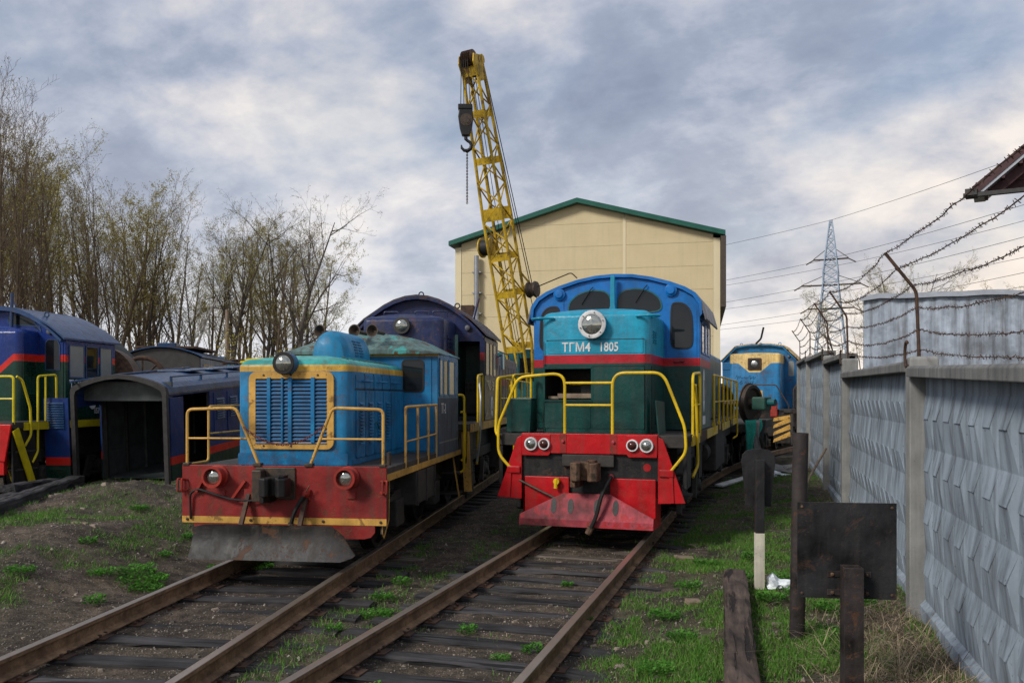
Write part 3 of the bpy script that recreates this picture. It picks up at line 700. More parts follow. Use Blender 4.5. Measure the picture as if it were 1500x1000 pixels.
for z, L in arms:
    m = MB()
    for s in (-1, 1):
        m.bar((0, 0, z), (s*L, 0, z+.1), .35, .35); m.bar((s*hw(z), 0, z+2.2), (s*L, 0, z+.2), .14, .14); m.bar((s*L, 0, z), (s*(L+1.6), .0, z-.9), .25, .25)
    m.build('cross_arm', M['coup'], py_)
wlab = ['high voltage line from the pylon top', 'high voltage line from the upper left cross arm tip', 'high voltage line from the upper right cross arm tip', 'high voltage line from the widest cross arm, left tip', 'high voltage line from the widest cross arm, right tip', 'high voltage line from the lowest cross arm, left tip', 'high voltage line from the lowest cross arm, right tip']
srcs = [(0, 43.2)] + [(s*(L+1.4), z-.8) for z, L in arms for s in (-1, 1)]
for (x, z), lb in zip(srcs, wlab):
    m = MB(); p0 = Vector((13.3+x, 213, z)); q1 = Vector((-110+x*.6, 300, z+2)); q2 = Vector((100+x, 70, z+9))
    for q in (q1, q2):
        n = 24; m.tube([p0.lerp(q, k/n)-Vector((0, 0, 4*(k/n)*(1-k/n)*3.0)) for k in range(n+1)], .045, 4)
    tag(m.build('power_line', M['rope']), lb, 'power line', 'power lines of the pylon')
# ------------------------------------------------------------------ locomotive building blocks
def rail_(parent, pts, mat, r=.021, name='handrail', rd=.07):
    return MB().tube(rnd(pts, rd), r, 8).build(name, mat, parent, True)
def lamp(parent, x, y, z, r, ring, lens, depth=.10, name='headlight', body=None, refl=True):
    """round lamp facing -y"""
    o = MB().lathe((x, y, z), (0, -1, 0), [(r*.82, -.06), (r, -.02), (r, depth-.02), (r*.97, depth), (r*.78, depth), (r*.76, depth-.035)], 24).build(name, body or ring, parent, True)
    if body: MB().lathe((x, y-depth+.012, z), (0, -1, 0), [(r*1.02, 0), (r*1.02, .012), (r*.98, .018), (r*.74, .018), (r*.74, 0)], 24).build('rim', ring, o, True)
    if refl:
        MB().lathe((x, y-depth+.006, z), (0, -1, 0), [(r*.77, -.030), (r*.76, .004), (r*.68, .016), (r*.52, .030), (r*.3, .041), (.001, .046)], 24).build('lens', lens, o, True)
    return o
def coupler(parent, x, y, z, mat, s=1.0):
    """knuckle coupler: claw head on a shank, facing -y"""
    plan = [(-.19,0),(-.22,-.20),(-.20,-.40),(-.09,-.45),(-.03,-.40),(-.045,-.27),(.02,-.23),(.075,-.27),(.085,-.40),(.15,-.47),(.25,-.42),(.27,-.22),(.16,-.05),(.14,0)]
    m = MB(); m.prism([(x+a*s, y+b*s) for a, b in plan], 'z', z-.15*s, z+.15*s); o = m.build('coupler', mat, parent, False, .014)
    MB().box(x-.11*s, x+.11*s, y-.05, y+.55, z-.09, z+.09).build('shank', mat, o, False, .01)
    MB().prism([(x-.21*s, y-.02), (x-.23*s, y-.30*s), (x-.13*s, y-.38*s), (x-.07*s, y-.24*s), (x-.07*s, y)], 'z', z-.26*s, z-.152*s).build('guard_arm', mat, o, False, .01)
    m = MB(); m.prism([(x+.02*s, y-.12*s), (x+.20*s, y-.14*s), (x+.20*s, y-.34*s), (x+.12*s, y-.38*s)], 'z', z+.152*s, z+.19*s); m.build('lock_cover', mat, o, False, .008)
    return o
def hose(parent, pts, r=.022, name='air_hose'):
    o = MB().tube(rnd(pts, .15, 5), r, 8).build(name, M['hose'], parent, True); a = Vector(pts[-1]); b = Vector(pts[-2]); d = (a-b).normalized()
    MB().cyl(a-d*.01, a+d*.09, r*1.6, 8).build('hose_head', M['coupr'], o, True); return o
def wheel(parent, x, y, r=.46):
    s = 1 if x > 0 else -1
    return MB().lathe((x, y, r), (s, 0, 0), [(r*1.06, -.10), (r*1.06, -.07), (r, -.06), (r*.985, .05), (r*.86, .055), (r*.80, .0), (r*.42, -.03), (r*.34, .03), (r*.16, .06), (.01, .06)], 28).build('wheel', M['grease'], parent, True)
def spring(parent, x, y, z0, z1, r=.085):
    n = 6; m = MB(); pts = []
    for k in range(n*10+1):
        a = 2*math.pi*k/10; pts.append((x+math.cos(a)*r, y+math.sin(a)*r, z0+(z1-z0)*k/(n*10)))
    o = m.tube(pts, .021, 6).build('spring', M['under'], parent, True)
    MB().cyl((x, y, z0-.03), (x, y, z1+.03), r*.55, 10).build('spring_core', M['grease'], o, True); return o
def bogie(parent, yc, wb, n, hw=1.12, r=.46):
    fr = MB(); L = wb*(n-1)/2+.62
    for s in (-1, 1):
        x = s*hw
        fr.prism([(yc-L, .62), (yc-L+.1, .92), (yc-L+.5, .98), (yc+L-.5, .98), (yc+L-.1, .92), (yc+L, .62), (yc+L-.3, .66), (yc+L-.6, .78), (yc-L+.6, .78), (yc-L+.3, .66)], 'x', x-.04, x+.04)
    fr.box(-hw, hw, yc-.25, yc+.25, .66, .9); o = fr.build('bogie_frame', M['under'], parent, False, .01)
    for i in range(n):
        y = yc+(i-(n-1)/2)*wb
        for s in (-1, 1):
            w = wheel(o, s*.73, y, r)
            MB().lathe((s*(hw+.02), y, r), (s, 0, 0), [(.19, -.1), (.20, .04), (.17, .09), (.10, .10), (.08, .14), (.01, .14)], 18).build('axle_box', M['under'], o, True)
            for d in (-.30, .30): spring(o, s*(hw+.02), y+d, .42, .74)
            MB().box(s*(hw+.02)-.1, s*(hw+.02)+.1, y-.42, y+.42, .34, .39).build('spring_beam', M['under'], o, False, .008)
            MB().bar((s*(hw+.1), y-.62, .30), (s*(hw+.1), y-.48, .72), .07, .16).build('brake_hanger', M['under'], o)
        MB().cyl((-.75, y, r), (.75, y, r), .08, 10).build('axle', M['grease'], o, True)
    return o
def rhood(parent, name, mat, hw, y0, y1, z0, z1, zt, r=.1, rt=.16, rb=.02, top=None):
    """bonnet: rounded plan, sides to z1, domed top to zt"""
    base = lambda d: rrect(-hw+d, hw-d, y0+d, y1, max(r-d*.6, .02), 5, rb)
    rings = [[(x, y, z0) for x, y in base(0)], [(x, y, z1) for x, y in base(0)]]
    n = 6
    for k in range(1, n+1):
        a = k/n*math.pi/2; d = rt*(1-math.cos(a)); rings.append([(x, y, z1+(zt-z1)*.62*math.sin(a)) for x, y in base(d)])
    m = MB(); m.loft(rings, True)
    # crown the flat lid a little
    b = base(rt); zc = z1+(zt-z1)*.62
    m.v = m.v; last = rings[-1]
    inner = [[(x*f, (y0+y1)/2+(y-(y0+y1)/2)*(.5+.5*f), zc+(zt-zc)*(1-f*f)) for x, y, _ in last] for f in (.8, .55, .3, .08)]
    m.f.pop(); n0 = len(last); bidx = len(m.v)-n0
    for ring in inner:
        c = len(m.v); m.v += ring
        for j in range(n0): m.f.append((bidx+j, bidx+(j+1) % n0, c+(j+1) % n0, c+j))
        bidx = c
    m.f.append(tuple(bidx+j for j in range(n0)))
    return m.build(name, mat, parent, True)
def louvres(parent, face, off, a0, a1, z0, z1, n, mat, slant=.5, name='louvre'):
    for k in range(n):
        z = z0+(z1-z0)*(k+.5)/n; h = (z1-z0)/n
        P = lambda a, zz, o: P3(face, (a, zz), off, o)
        m = MB(); m.add([P(a0, z+h*.36, .0), P(a1, z+h*.36, .0), P(a1, z-h*.30, .030), P(a0, z-h*.30, .030), P(a0, z-h*.36, -.001), P(a1, z-h*.36, -.001)], [(0, 1, 2, 3), (3, 2, 5, 4), (0, 3, 4), (1, 5, 2)])
        m.build(name, mat, parent)
def arcpts(hw, ze, za, n=14, p=2.1):
    """roof line across, from -hw to hw"""
    return [(hw*math.sin(R_(90)*t), ze+(za-ze)*(1-abs(math.sin(R_(90)*t))**p)) for t in [-1+2*k/n for k in range(n+1)]]
def roofsheet(parent, mat, arc, y0, y1, t=.035, name='roof', over=.06):
    low = [(x*(1+over/1.4 if abs(x) > .9 else 1), z) for x, z in arc]
    poly = low + [(x, z+t) for x, z in reversed(low)]
    m = MB(); n = len(poly); m.loft([[(x, y0, z) for x, z in poly], [(x, y1, z) for x, z in poly]]); return m.build(name, mat, parent, True)
def doorstep_rails(parent, mat, x, y0, y1, z0, z1, zm, name='handrail'):
    return rail_(parent, [(x, y0, z0), (x, y0, z1), (x, y1, z1), (x, y1, z0)], mat, .02, name)

# ------------------------------------------------------------------ small blue shunter
K = thing('shunting_locomotive', 'small blue shunter with red buffer plate, ochre grille frame and snow plough', 'locomotive', (-5.586, 8.982, 0), LY)
sk = [(-1.27,1.2),(1.27,1.2),(1.27,.5),(1.13,.5),(1.13,.42),(1.08,.36),(1.0,.34),(-1.0,.34),(-1.08,.36),(-1.13,.5),(-1.27,.5)]
MB().prism(sk, 'y', -.03, .0).build('front_plate', M['k_plate'], K, False, .006)
MB().box(-1.268, 1.268, -.034, -.02, .505, .585).build('stripe', M['k_yel'], K)
for x in (-1.2, 1.2, -.4, .5):
    MB().lathe((x, -.034, .545), (0, -1, 0), [(.018, 0), (.016, .01), (.001, .014)], 10).build('bolt', M['coup'], K, True)
# plough blade
outl = [(-1.0,.49),(-.84,.53),(.76,.53),(.97,.19),(.90,.14),(-1.0,.14)]
m = MB(); cols = 14; rings = []
for i in range(cols+1):
    x = -1.0+1.97*i/cols; zt = .49+.04*min(1, (x+1.0)/.16) if x < .76 else .53-.34*(x-.76)/.21; zb = .14 if x < .9 else .14+.05*(x-.9)/.07
    ring = []
    for k in range(6):
        t = k/5; z = zb+(max(zt, zb+.01)-zb)*t; y = -.42+.13*math.sin(t*math.pi*.62); ring.append((x, y, z))
    ring += [(p[0], p[1]+.016, p[2]) for p in reversed(ring)]; rings.append(ring)
m.loft(rings).build('snow_plough', M['plough'], K, True)
for x in (-.42, .30):
    MB().bar((x, -.05, .86), (x-.03, -.20, .50), .055, .03).build('plough_bracket', M['rust'], K)
    MB().box(x-.05, x+.05, -.06, -.028, .80, .92).build('bracket_pad', M['k_plate'], K)
for x in (-.81, .81):
    b = MB().lathe((x, -.03, 1.07), (0, -1, 0), [(.135, 0), (.135, .02), (.115, .04), (.115, .15), (.128, .16), (.128, .18), (.10, .18), (.095, .12)], 26).build('buffer_lamp', M['k_lampred'], K, True)
    MB().lathe((x, -.145, 1.07), (0, -1, 0), [(.097, -.02), (.096, .004), (.085, .014), (.065, .028), (.035, .036), (.001, .040)], 24).build('lens', M['lens'], b, True)
    MB().box(x-.02, x+.09, -.05, -.028, .82, .90).build('lamp_pad', M['k_plate'], K)
for s in (-1, 1):
    for d in (0, .05): rail_(K, [(s*(1.20+d*.6), -.03, .90), (s*(1.24+d), -.10, .88), (s*(1.24+d), -.10, 1.04), (s*(1.20+d*.6), -.03, 1.02)], M['k_lampred'], .012, 'handhold', .02)
cb = MB().box(-.34, .16, -.05, -.028, .80, 1.18).build('coupler_pocket', M['coup'], K, False, .01)
coupler(K, -.02, -.07, .97, M['grease'], .72)
MB().box(-.32, -.20, -.20, -.06, .78, 1.16).build('coupler_cheek', M['coup'], K, False, .015)
hose(K, [(.30, -.05, .86), (.28, -.12, .84), (.18, -.14, .66), (.14, -.13, .52)], .024)
MB().lathe((.30, -.03, .87), (0, -1, 0), [(.045, 0), (.05, .05), (.03, .08), (.02, .11), (.001, .11)], 12).build('valve', M['k_lampred'], K, True)
rail_(K, [(.30, -.10, .88), (.36, -.11, .98)], M['coupr'], .008, 'valve_lever')
rail_(K, [(-1.15, -.05, .55), (-1.15, -.07, .86), (-1.05, -.08, .92), (-.62, -.10, .80), (-.36, -.09, .78), (-.26, -.09, .84)], M['hose'], .014, 'uncoupling_rod', .05)
MB().bar((-.62, -.07, .80), (-.46, -.06, 1.02), .03, .03).build('rod_stay', M['k_lampred'], K); MB().bar((-1.07, -.06, .88), (-1.0, -.05, 1.02), .06, .03).build('rod_stay', M['k_lampred'], K)
# handrails over the buffer plate
YR = M['k_yel']
for s in (-1, 1):
    rail_(K, [(s*1.22, -.0, 1.20), (s*1.22, .0, 1.87), (s*.60, .0, 1.89), (s*.32, .02, 1.20)], YR, .019)
    rail_(K, [(s*1.22, .0, 1.52), (s*.47, .01, 1.52)], YR, .013, 'middle_rail')
    MB().box(s*1.22-.04, s*1.22+.04, -.04, .04, 1.19, 1.225).build('rail_foot', M['coup'], K, False, .006); MB().box(s*.32-.05, s*.32+.05, -.05, .04, 1.19, 1.23).build('rail_foot', M['coup'], K, False, .006)
rail_(K, [(-1.22, .03, 1.2), (-1.22, .55, 1.2), (-1.22, .55, 1.90), (-1.22, 1.9, 1.90), (-1.22, 1.9, 1.2)], YR, .017); rail_(K, [(-1.22, .55, 1.55), (-1.22, 1.9, 1.55)], YR, .012, 'middle_rail')
# chain
A = Vector((-.50, -.01, 1.66)); B = Vector((.50, -.01, 1.68)); nl = 34
for k in range(nl):
    t = (k+.5)/nl; p = A.lerp(B, t); p.z -= .22*4*t*(1-t); q = A.lerp(B, t+.01); q.z -= .22*4*(t+.01)*(1-t-.01); d = (q-p).normalized(); sd_ = Vector((0, 1, 0)) if k % 2 else d.cross(Vector((0, 1, 0)))
    pts = [p+d*math.cos(a)*.022+sd_*math.sin(a)*.012 for a in [2*math.pi*j/8 for j in range(9)]]
    MB().tube(pts, .005, 5).build('chain_link', M['chain'], K, True)
# deck and underframe
MB().box(-1.25, 1.25, .0, 4.95, 1.06, 1.175).build('deck', M['deck'], K, False, .01)
for s in (-1, 1): MB().box(s*1.252-.012, s*1.252+.012, .02, 4.9, 1.02, 1.10).build('sill', M['k_yel'], K)
MB().box(-.95, .95, .05, 4.8, .72, 1.055).build('underframe', M['under'], K)
for y in (1.35, 3.75):
    for s in (-1, 1): wheel(K, s*.73, y, .45)
    MB().cyl((-.9, y, .45), (.9, y, .45), .08).build('axle', M['grease'], K, True)
    for s in (-1, 1):
        MB().box(s*1.0-.09, s*1.0+.09, y-.2, y+.2, .3, .66).build('axle_box', M['under'], K, False, .02)
        for kk in range(4): MB().box(s*1.0-.05, s*1.0+.05, y-.5+kk*.1, y+.5-kk*.1, .66+kk*.03, .688+kk*.03).build('leaf_spring', M['under'], K)
MB().box(.93, 1.26, 1.55, 2.75, .55, 1.0).build('tool_box', M['deck'], K, False, .015)
for y in (1.6, 2.15, 2.7): MB().box(.95, 1.275, y-.02, y+.02, .54, 1.015).build('box_strap', M['under'], K)
MB().prism([(.02, 1.05), (.02, .40), (.10, .33), (.33, .52), (.36, 1.05)], 'x', 1.18, 1.20).build('side_gusset', M['deck'], K, False, .004)
ringplate('gusset_edge', M['k_yel'], K, 'S', [(.02, 1.05), (.02, .40), (.10, .33), (.33, .52), (.36, 1.05)], 1.20, .018, .006, False)
for y in (4.55,):
    MB().bar((1.3, y, .30), (1.18, y, 1.05), .04, .02).build('step_stile', M['k_yel'], K)
    for z in (.35, .7): MB().box(.95, 1.3, y, y+.35, z, z+.03).build('step', M['deck'], K)
# bonnet
HW = .72
hd = rhood(K, 'bonnet', M['k_hood'], HW, .28, 2.95, 1.17, 2.38, 2.56, .11, .16)
gf = ringplate('grille_frame', M['k_yel'], K, 'F', rrect(-.55, .53, 1.38, 2.33, .09, 4), .28, .085, .03)
MB().box(-.47, .45, .284, .30, 1.45, 2.27).build('grille_backing', M['grease'], K).location = (0, -.012, 0)
for k in range(17):
    z = 1.475+k*.047; m = MB(); m.add([(-.465, .262, z), (.445, .262, z), (.445, .242, z-.030), (-.465, .242, z-.030), (-.465, .250, z-.034), (.445, .250, z-.034), (-.465, .268, z), (.445, .268, z)], [(0, 1, 2, 3), (3, 2, 5, 4), (4, 5, 7, 6), (6, 7, 1, 0)])
    m.build('slat', M['k_grille'], K)
for x, w in ((-.29, .022), (-.12, .012), (-.02, .024), (.27, .024)): MB().box(x-w, x+w, .232, .268, 1.46, 2.26).build('grille_bar', M['k_blue'], K, False, .004)
for x in (-.36, -.01, .33):
    for z in (2.288, 1.42): MB().lathe((x, .25, z), (0, -1, 0), [(.014, 0), (.012, .008), (.001, .012)], 8).build('bolt', M['coup'], K, True)
lamp(K, -.06, .27, 2.43, .135, M['grease'], M['lens'], .14, 'headlight', M['k_grille'])
MB().prism([(-.17, 2.38), (.05, 2.38), (.02, 2.30), (-.14, 2.30)], 'y', .2, .29).build('lamp_bracket', M['teal'], K, False, .01)
# bonnet side doors with louvres
ys = [(.52, .88), (.92, 1.30), (1.34, 1.72), (1.76, 2.14), (2.18, 2.85)]
for i, (a, b) in enumerate(ys):
    for s, fc in ((1, 'S'), (-1, 'L')):
        d = plate('bonnet_door', M['k_blue'], K, fc, rrect(a, b, 1.26, 2.10, .02, 2), s*HW, .022)
        if s > 0 and i < 4: louvres(d, 'S', HW+.022, a+.10, b-.10, 1.42, 1.96, 13, M['k_blue'])
    plate('hinge_panel', M['k_blue'], K, 'S', rrect(a, b, 2.13, 2.30, .015, 2), HW, .010)
for y in (.90, 1.32, 1.74, 2.16): MB().box(HW-.002, HW+.006, y-.009, y+.009, 1.25, 2.32).build('seam', M['hose'], K)
MB().box(HW-.002, HW+.006, .5, 2.9, 2.108, 2.122).build('seam', M['hose'], K)
for y in (.75, 1.45, 2.2): rail_(K, [(HW, y, 2.22), (HW+.07, y, 2.22), (HW+.07, y+.32, 2.22), (HW, y+.32, 2.22)], M['k_blue'], .011, 'grab_handle', .02)
rail_(K, [(HW+.015, 1.30, 1.66), (HW+.05, 1.32, 1.68), (HW+.05, 1.44, 1.60)], M['teal'], .010, 'door_handle', .02)
plate('lower_rim', M['k_blue'], K, 'F', rrect(-.70, .70, 1.185, 1.33, .02, 2), .28, .008); plate('lower_rim', M['k_blue'], K, 'S', rrect(.40, 2.9, 1.185, 1.25, .01, 2), HW, .008)
for k in range(9):
    y = .6+k*.24; rail_(K, [(.60, y, 2.44), (.60, y, 2.50), (.52, y, 2.52)], M['teal'], .010, 'roof_hook', .02)
# air intake dome on the bonnet
m = MB(); rings = []
for y, f in ((1.42, .55), (1.46, .82), (1.56, .97), (1.7, 1.0), (2.55, 1.0)):
    rings.append([(.05+.27*f*math.cos(a), y, 2.46+.48*f*max(0, math.sin(a))**.7) for a in [math.pi*k/14 for k in range(15)]])
m.loft(rings).build('air_intake', M['k_dome'], K, True)
for c in range(2):
    for k in range(6):
        MB().bar((.30-.004*k*k*.5, 1.82+c*.22, 2.60+k*.04), (.30-.004*k*k*.5, 1.98+c*.22, 2.60+k*.04), .05, .014).build('intake_louvre', M['k_grille'], K)
# cab
CY0, CY1, CH = 2.95, 4.62, 1.26
sec = [(-CH, 1.05), (CH, 1.05), (CH, 2.70), (-CH, 2.70)]
MB().prism(sec, 'y', CY0, CY1).build('cab', M['k_blue'], K, False, .015)
MB().box(-CH-.004, CH+.004, CY0-.006, CY0+.03, 2.635, 2.672).build('cab_stripe', M['k_yel'], K)
rings = []
for y, ap, hw2 in ((CY0-.10, 2.70, 1.30), (CY0-.10, 2.74, 1.30), (CY0-.04, 2.80, 1.30), (CY0+.14, 2.90, 1.29), (CY0+.38, 2.99, 1.27), (CY0+.7, 3.04, 1.26), (CY1-.4, 3.04, 1.26), (CY1+.08, 2.9, 1.28)):
    rings.append([(x, y, z) for x, z in arcpts(hw2, 2.685, ap, 16, 2.6)] + [(hw2, y, 2.67), (-hw2, y, 2.67)])
MB().loft(rings).build('roof', M['k_roof'], K, True)
plate('cab_door', M['k_blue'], K, 'F', rrect(.66, 1.16, 1.20, 2.63, .04, 4), CY0, .012)
window(K, 'F', rrect(.70, 1.05, 2.09, 2.59, .07, 5), CY0-.012, M['hose'], M['glass'], .022, .012); window(K, 'F', rrect(-1.05, -.70, 2.09, 2.59, .07, 5), CY0, M['hose'], M['glass'], .022, .012)
for a, b, g in ((3.06, 3.34, 'glass2'), (3.36, 3.72, 'glass'), (3.78, 4.3, 'glass2')): window(K, 'S', rrect(a, b, 2.03, 2.62, .03, 3), CH, M['k_blue'], M[g], .03, .014)
plate('side_panel', paint('dusty grey blue paint', (.06,.085,.13), .6, .5, .15), K, 'S', rrect(2.97, 4.60, 1.12, 2.0, .02, 2), CH, .008)
text('lettering', 'ТГ-2', .22, M['m_white'], K, (CH+.0105, 3.16, 1.76), (math.pi/2, 0, math.pi/2), sx=.8)
MB().box(CH-.0, CH+.012, 3.0, 4.55, 1.30, 1.325).build('trim_line', M['m_roof'], K)
for y0, y1, z0, z1 in ((4.66, 4.66, 1.2, 2.0),):
    rail_(K, [(1.26, 4.63, 2.05), (1.36, 4.68, 2.05), (1.36, 4.68, .75), (1.26, 4.68, .70)], M['m_yel'], .02); rail_(K, [(1.26, 4.90, 1.75), (1.33, 4.95, 1.75), (1.33, 4.95, .95), (1.26, 4.95, .9)], M['m_yel'], .02)
# side walkway rail
for y in (.97, 1.66, 2.32, 2.88): rail_(K, [(1.25, y, 1.02), (1.25, y, 1.89)], YR, .017, 'stanchion'); 
rail_(K, [(1.25, .97, 1.86), (1.25, 1.0, 1.89), (1.25, 2.9, 1.90)], YR, .018); rail_(K, [(1.25, .97, 1.44), (1.25, 2.9, 1.46)], YR, .012, 'middle_rail')
for x, y in ((-.52, 2.92), (.02, 2.94), (.30, 2.94)):
    h = MB().lathe((x, y, 3.02), (-.2, -1, .05), [(.03, -.25), (.035, 0), (.06, .08), (.10, .14), (.085, .14), (.02, .05)], 16).build('horn', M['coup'], K, True)
MB().lathe((1.15, .52, 1.17), (0, 0, 1), [(.03, 0), (.03, .16), (.001, .17)], 10).build('filler_cap', M['coup'], K, True)

# ------------------------------------------------------------------ green, red and blue locomotive with the big hood lamp
G = thing('diesel_locomotive', 'green and blue locomotive with red stripe, white lettering and red front skirt', 'locomotive', (-2.52, 12.07, 0), -.0182)
RY = M['m_yel']; RD = M['m_red']
MB().box(-1.0, 1.0, -.03, .06, 1.20, 1.49).build('front_beam', RD, G, False, .008)
for x0, x1 in ((-.99, -.56), (.56, .99)): MB().prism([(x0, 1.47), (x1, 1.47), (x1, 1.20), (x1-.03 if x0 < 0 else x1, 1.165), (x0 if x0 < 0 else x0+.03, 1.165), (x0, 1.20)], 'y', -.042, -.02).build('lamp_panel', RD, G, False, .005)
for x, r, l in ((-.845, .098, 'lens'), (-.645, .086, 'lensd'), (.645, .086, 'lensd'), (.845, .098, 'lens')): lamp(G, x, -.04, 1.335, r, M['m_white'], M[l], .045, 'buffer_lamp')
for x in (-.37, .37): MB().box(x-.05, x+.05, -.036, .0, 1.21, 1.485).build('rail_socket', M['k_plate'], G); MB().lathe((x, -.036, 1.38), (0, -1, 0), [(.022, 0), (.022, .03), (.001, .035)], 10).build('bolt', M['m_pink'], G, True)
MB().box(-1.01, 1.01, .03, .12, .60, 1.20).build('buffer_beam', M['black_p'], G, False, .01)
MB().lathe((-.78, .03, 1.03), (0, -1, 0), [(.045, 0), (.045, .004), (.001, .004)], 18).build('beam_hole', M['grease'], G); MB().lathe((.84, .03, 1.02), (0, -1, 0), [(.055, 0), (.055, .004), (.001, .004)], 18).build('red_disc', RD, G)
for x0, x1 in ((-.95, -.28), (.32, .97)): MB().prism([(x0, .86), (x1, .86), (x1, .42), (x0, .30)] if x0 < 0 else [(x0, .86), (x1, .86), (x1, .30), (x0, .42)], 'y', -.03, .0).build('skirt_plate', RD, G, False, .01)
pl = MB(); front = [(-.97, .33), (-.34, .64), (.34, .64), (.97, .33), (.97, .27), (-.97, .27)]
pl.loft([[(x, -.12-.30*(.64-z), z) for x, z in front], [(x, -.09-.30*(.64-z), z) for x, z in front]]); ps = pl.build('plough_face', M['m_pink'], G, False, .006)
MB().bar((-.97, -.235, .225), (.97, -.235, .225), .02, .10).build('plough_lip', M['m_pink'], G, False, .004)
for s in (-1, 1):
    MB().add([(s*.97, -.21, .33), (s*.97, -.24, .18), (s*1.0, .25, .18), (s*1.0, .25, .84), (s*.97, -.03, .84), (s*.97, -.03, .33)], [(0, 1, 2, 3, 4, 5)]).build('plough_cheek', RD, G)
for x in (-.47, -.22, .16, .43):
    pts = [(x+.042*math.cos(a), .46+.085*math.sin(a)+(.02 if math.sin(a) > 0 else -.02)) for a in [2*math.pi*k/16 for k in range(16)]]
    MB().loft([[(p[0], -.1725-.30*(.46-p[1])*1.0+.0*p[1], p[1]) for p in pts], [(p[0], -.1785-.30*(.46-p[1]), p[1]) for p in pts]]).build('slot_shade', M['grease'], G)  # dark oval laid on the face, standing in for a shaded opening
for s in (-1, 1):
    MB().prism([(s*1.0, 1.46), (s*1.07, 1.42), (s*1.38, .54), (s*1.0, .52)], 'y', -.02, .01).build('side_fin', RD, G, False, .006)
    MB().box(s*1.12-.10, s*1.12+.10, -.05, -.01, .90, 1.0).build('fin_bracket', RD, G, False, .01); MB().bar((s*1.18, -.03, .92), (s*1.2, -.03, .54), .02, .05).build('fin_rib', RD, G)
    MB().box(s*1.36-.03, s*1.36+.03, .10, .60, .72, 1.45).build('end_plate', M['black_p'], G, False, .01)
MB().box(-1.39, 1.39, .08, .6, 1.30, 1.47).build('end_sill', M['deck'], G, False, .01)
coupler(G, .0, -.06, .97, M['coupr'], .86); MB().box(-.38, .38, -.05, .03, 1.02, 1.19).build('coupler_pocket', M['under'], G, False, .01)
hose(G, [(.34, -.04, .86), (.36, -.14, .90), (.25, -.28, .66), (.18, -.30, .34), (.10, -.30, .18)], .03)
MB().lathe((.33, -.03, .88), (.3, -1, .1), [(.04, 0), (.045, .06), (.03, .10), (.001, .10)], 10).build('valve', M['m_pink'], G, True)
v = MB().cyl((-.45, -.04, .80), (-.45, -.12, .80), .045, 12).build('gas_tap', M['m_yel'], G, True); MB().cyl((-.45, -.10, .84), (-.46, -.10, .70), .03, 10).build('tap_body', M['m_yel'], v, True)
rail_(G, [(-1.02, -.06, .80), (-.70, -.10, .66), (-.36, -.13, .52)], M['coup'], .018, 'uncoupling_rod')
# front handrails
rail_(G, [(-.35, .0, 1.47), (-.35, .0, 2.28), (-.46, .0, 2.36), (-1.06, .0, 2.31), (-1.27, .0, 1.83), (-1.37, .0, 1.61), (-1.37, .0, 1.17), (-1.17, -.02, .97)], RY, .022, 'handrail', .12)
rail_(G, [(.35, .0, 1.47), (.35, .0, 2.26), (.44, .0, 2.36), (1.0, .0, 2.36), (1.10, .0, 2.28), (1.29, .0, 1.80), (1.37, .0, 1.60), (1.39, .0, 1.25), (1.17, -.02, .97)], RY, .022, 'handrail', .10)
for z in (2.22, 1.90): rail_(G, [(-.35, .0, z), (.35, .0, z)], RY, .018, 'cross_bar')
# hood
GH = .82
gh = rhood(G, 'hood', M['m_hood'], GH, .40, 1.92, 1.48, 3.20, 3.36, .13, .14)
cut(gh, [(-.76, -.05, .2, 1.3, 1.98, 2.44)])
gh.data.polygons.foreach_set('use_smooth', [True]*len(gh.data.polygons)); gh.data.set_sharp_from_angle(angle=R_(38))
m = MB(); m.add([(-.755, .42, 1.985), (-.055, .42, 1.985), (-.055, 1.28, 1.985), (-.755, 1.28, 1.985), (-.755, .42, 2.435), (-.055, .42, 2.435), (-.055, 1.28, 2.435), (-.755, 1.28, 2.435)], [(0, 1, 2, 3), (4, 5, 6, 7), (1, 2, 6, 5), (2, 3, 7, 6), (3, 0, 4, 7)]); m.build('hatch_shade_lining', M['grease'], G)  # dark box, the shade of the deep opening put into its colour
ringplate('hatch_rim', M['m_green'], G, 'F', rrect(-.79, -.02, 1.95, 2.47, .01, 1), .40, .03, .012, False)
MB().box(-.58, -.06, .46, .60, 2.0, 2.07).build('plank', M['wood'], G); MB().box(-.74, -.10, .50, .75, 1.99, 2.03).build('plank', M['wood'], G)
rail_(G, [(-.5, .9, 2.22), (-.1, .9, 2.22)], RY, .018, 'inner_pipe'); MB().box(-.30, -.12, .8, 1.0, 2.05, 2.25).build('inner_box', M['black_p'], G)
plate('hatch_seam', M['m_green'], G, 'F', rrect(-.02, .74, 1.55, 2.46, .02, 2), .40, .008); plate('hatch_seam', M['m_green'], G, 'F', rrect(-.76, -.06, 1.55, 1.93, .02, 2), .40, .008)
plate('upper_seam', M['m_lblue'], G, 'F', rrect(-.72, .72, 2.665, 2.86, .01, 1), .40, .006)
lamp(G, -.01, .40, 3.085, .205, M['m_white'], M['lens'], .13, 'headlight', M['m_lblue'])
for a in range(6): MB().lathe((-.01+.175*math.cos(a*1.047+.3), .252, 3.085+.175*math.sin(a*1.047+.3)), (0, -1, 0), [(.010, 0), (.008, .006), (.001, .008)], 6).build('bolt', M['coup'], G, True)
for x in (-.775, .765): MB().box(x-.005, x+.005, .393, .402, 1.52, 2.85).build('seam', M['hose'], G)
for z in (1.94, 2.475, 2.868): MB().box(-.74, .74, .3935, .402, z-.004, z+.004).build('seam', M['hose'], G)
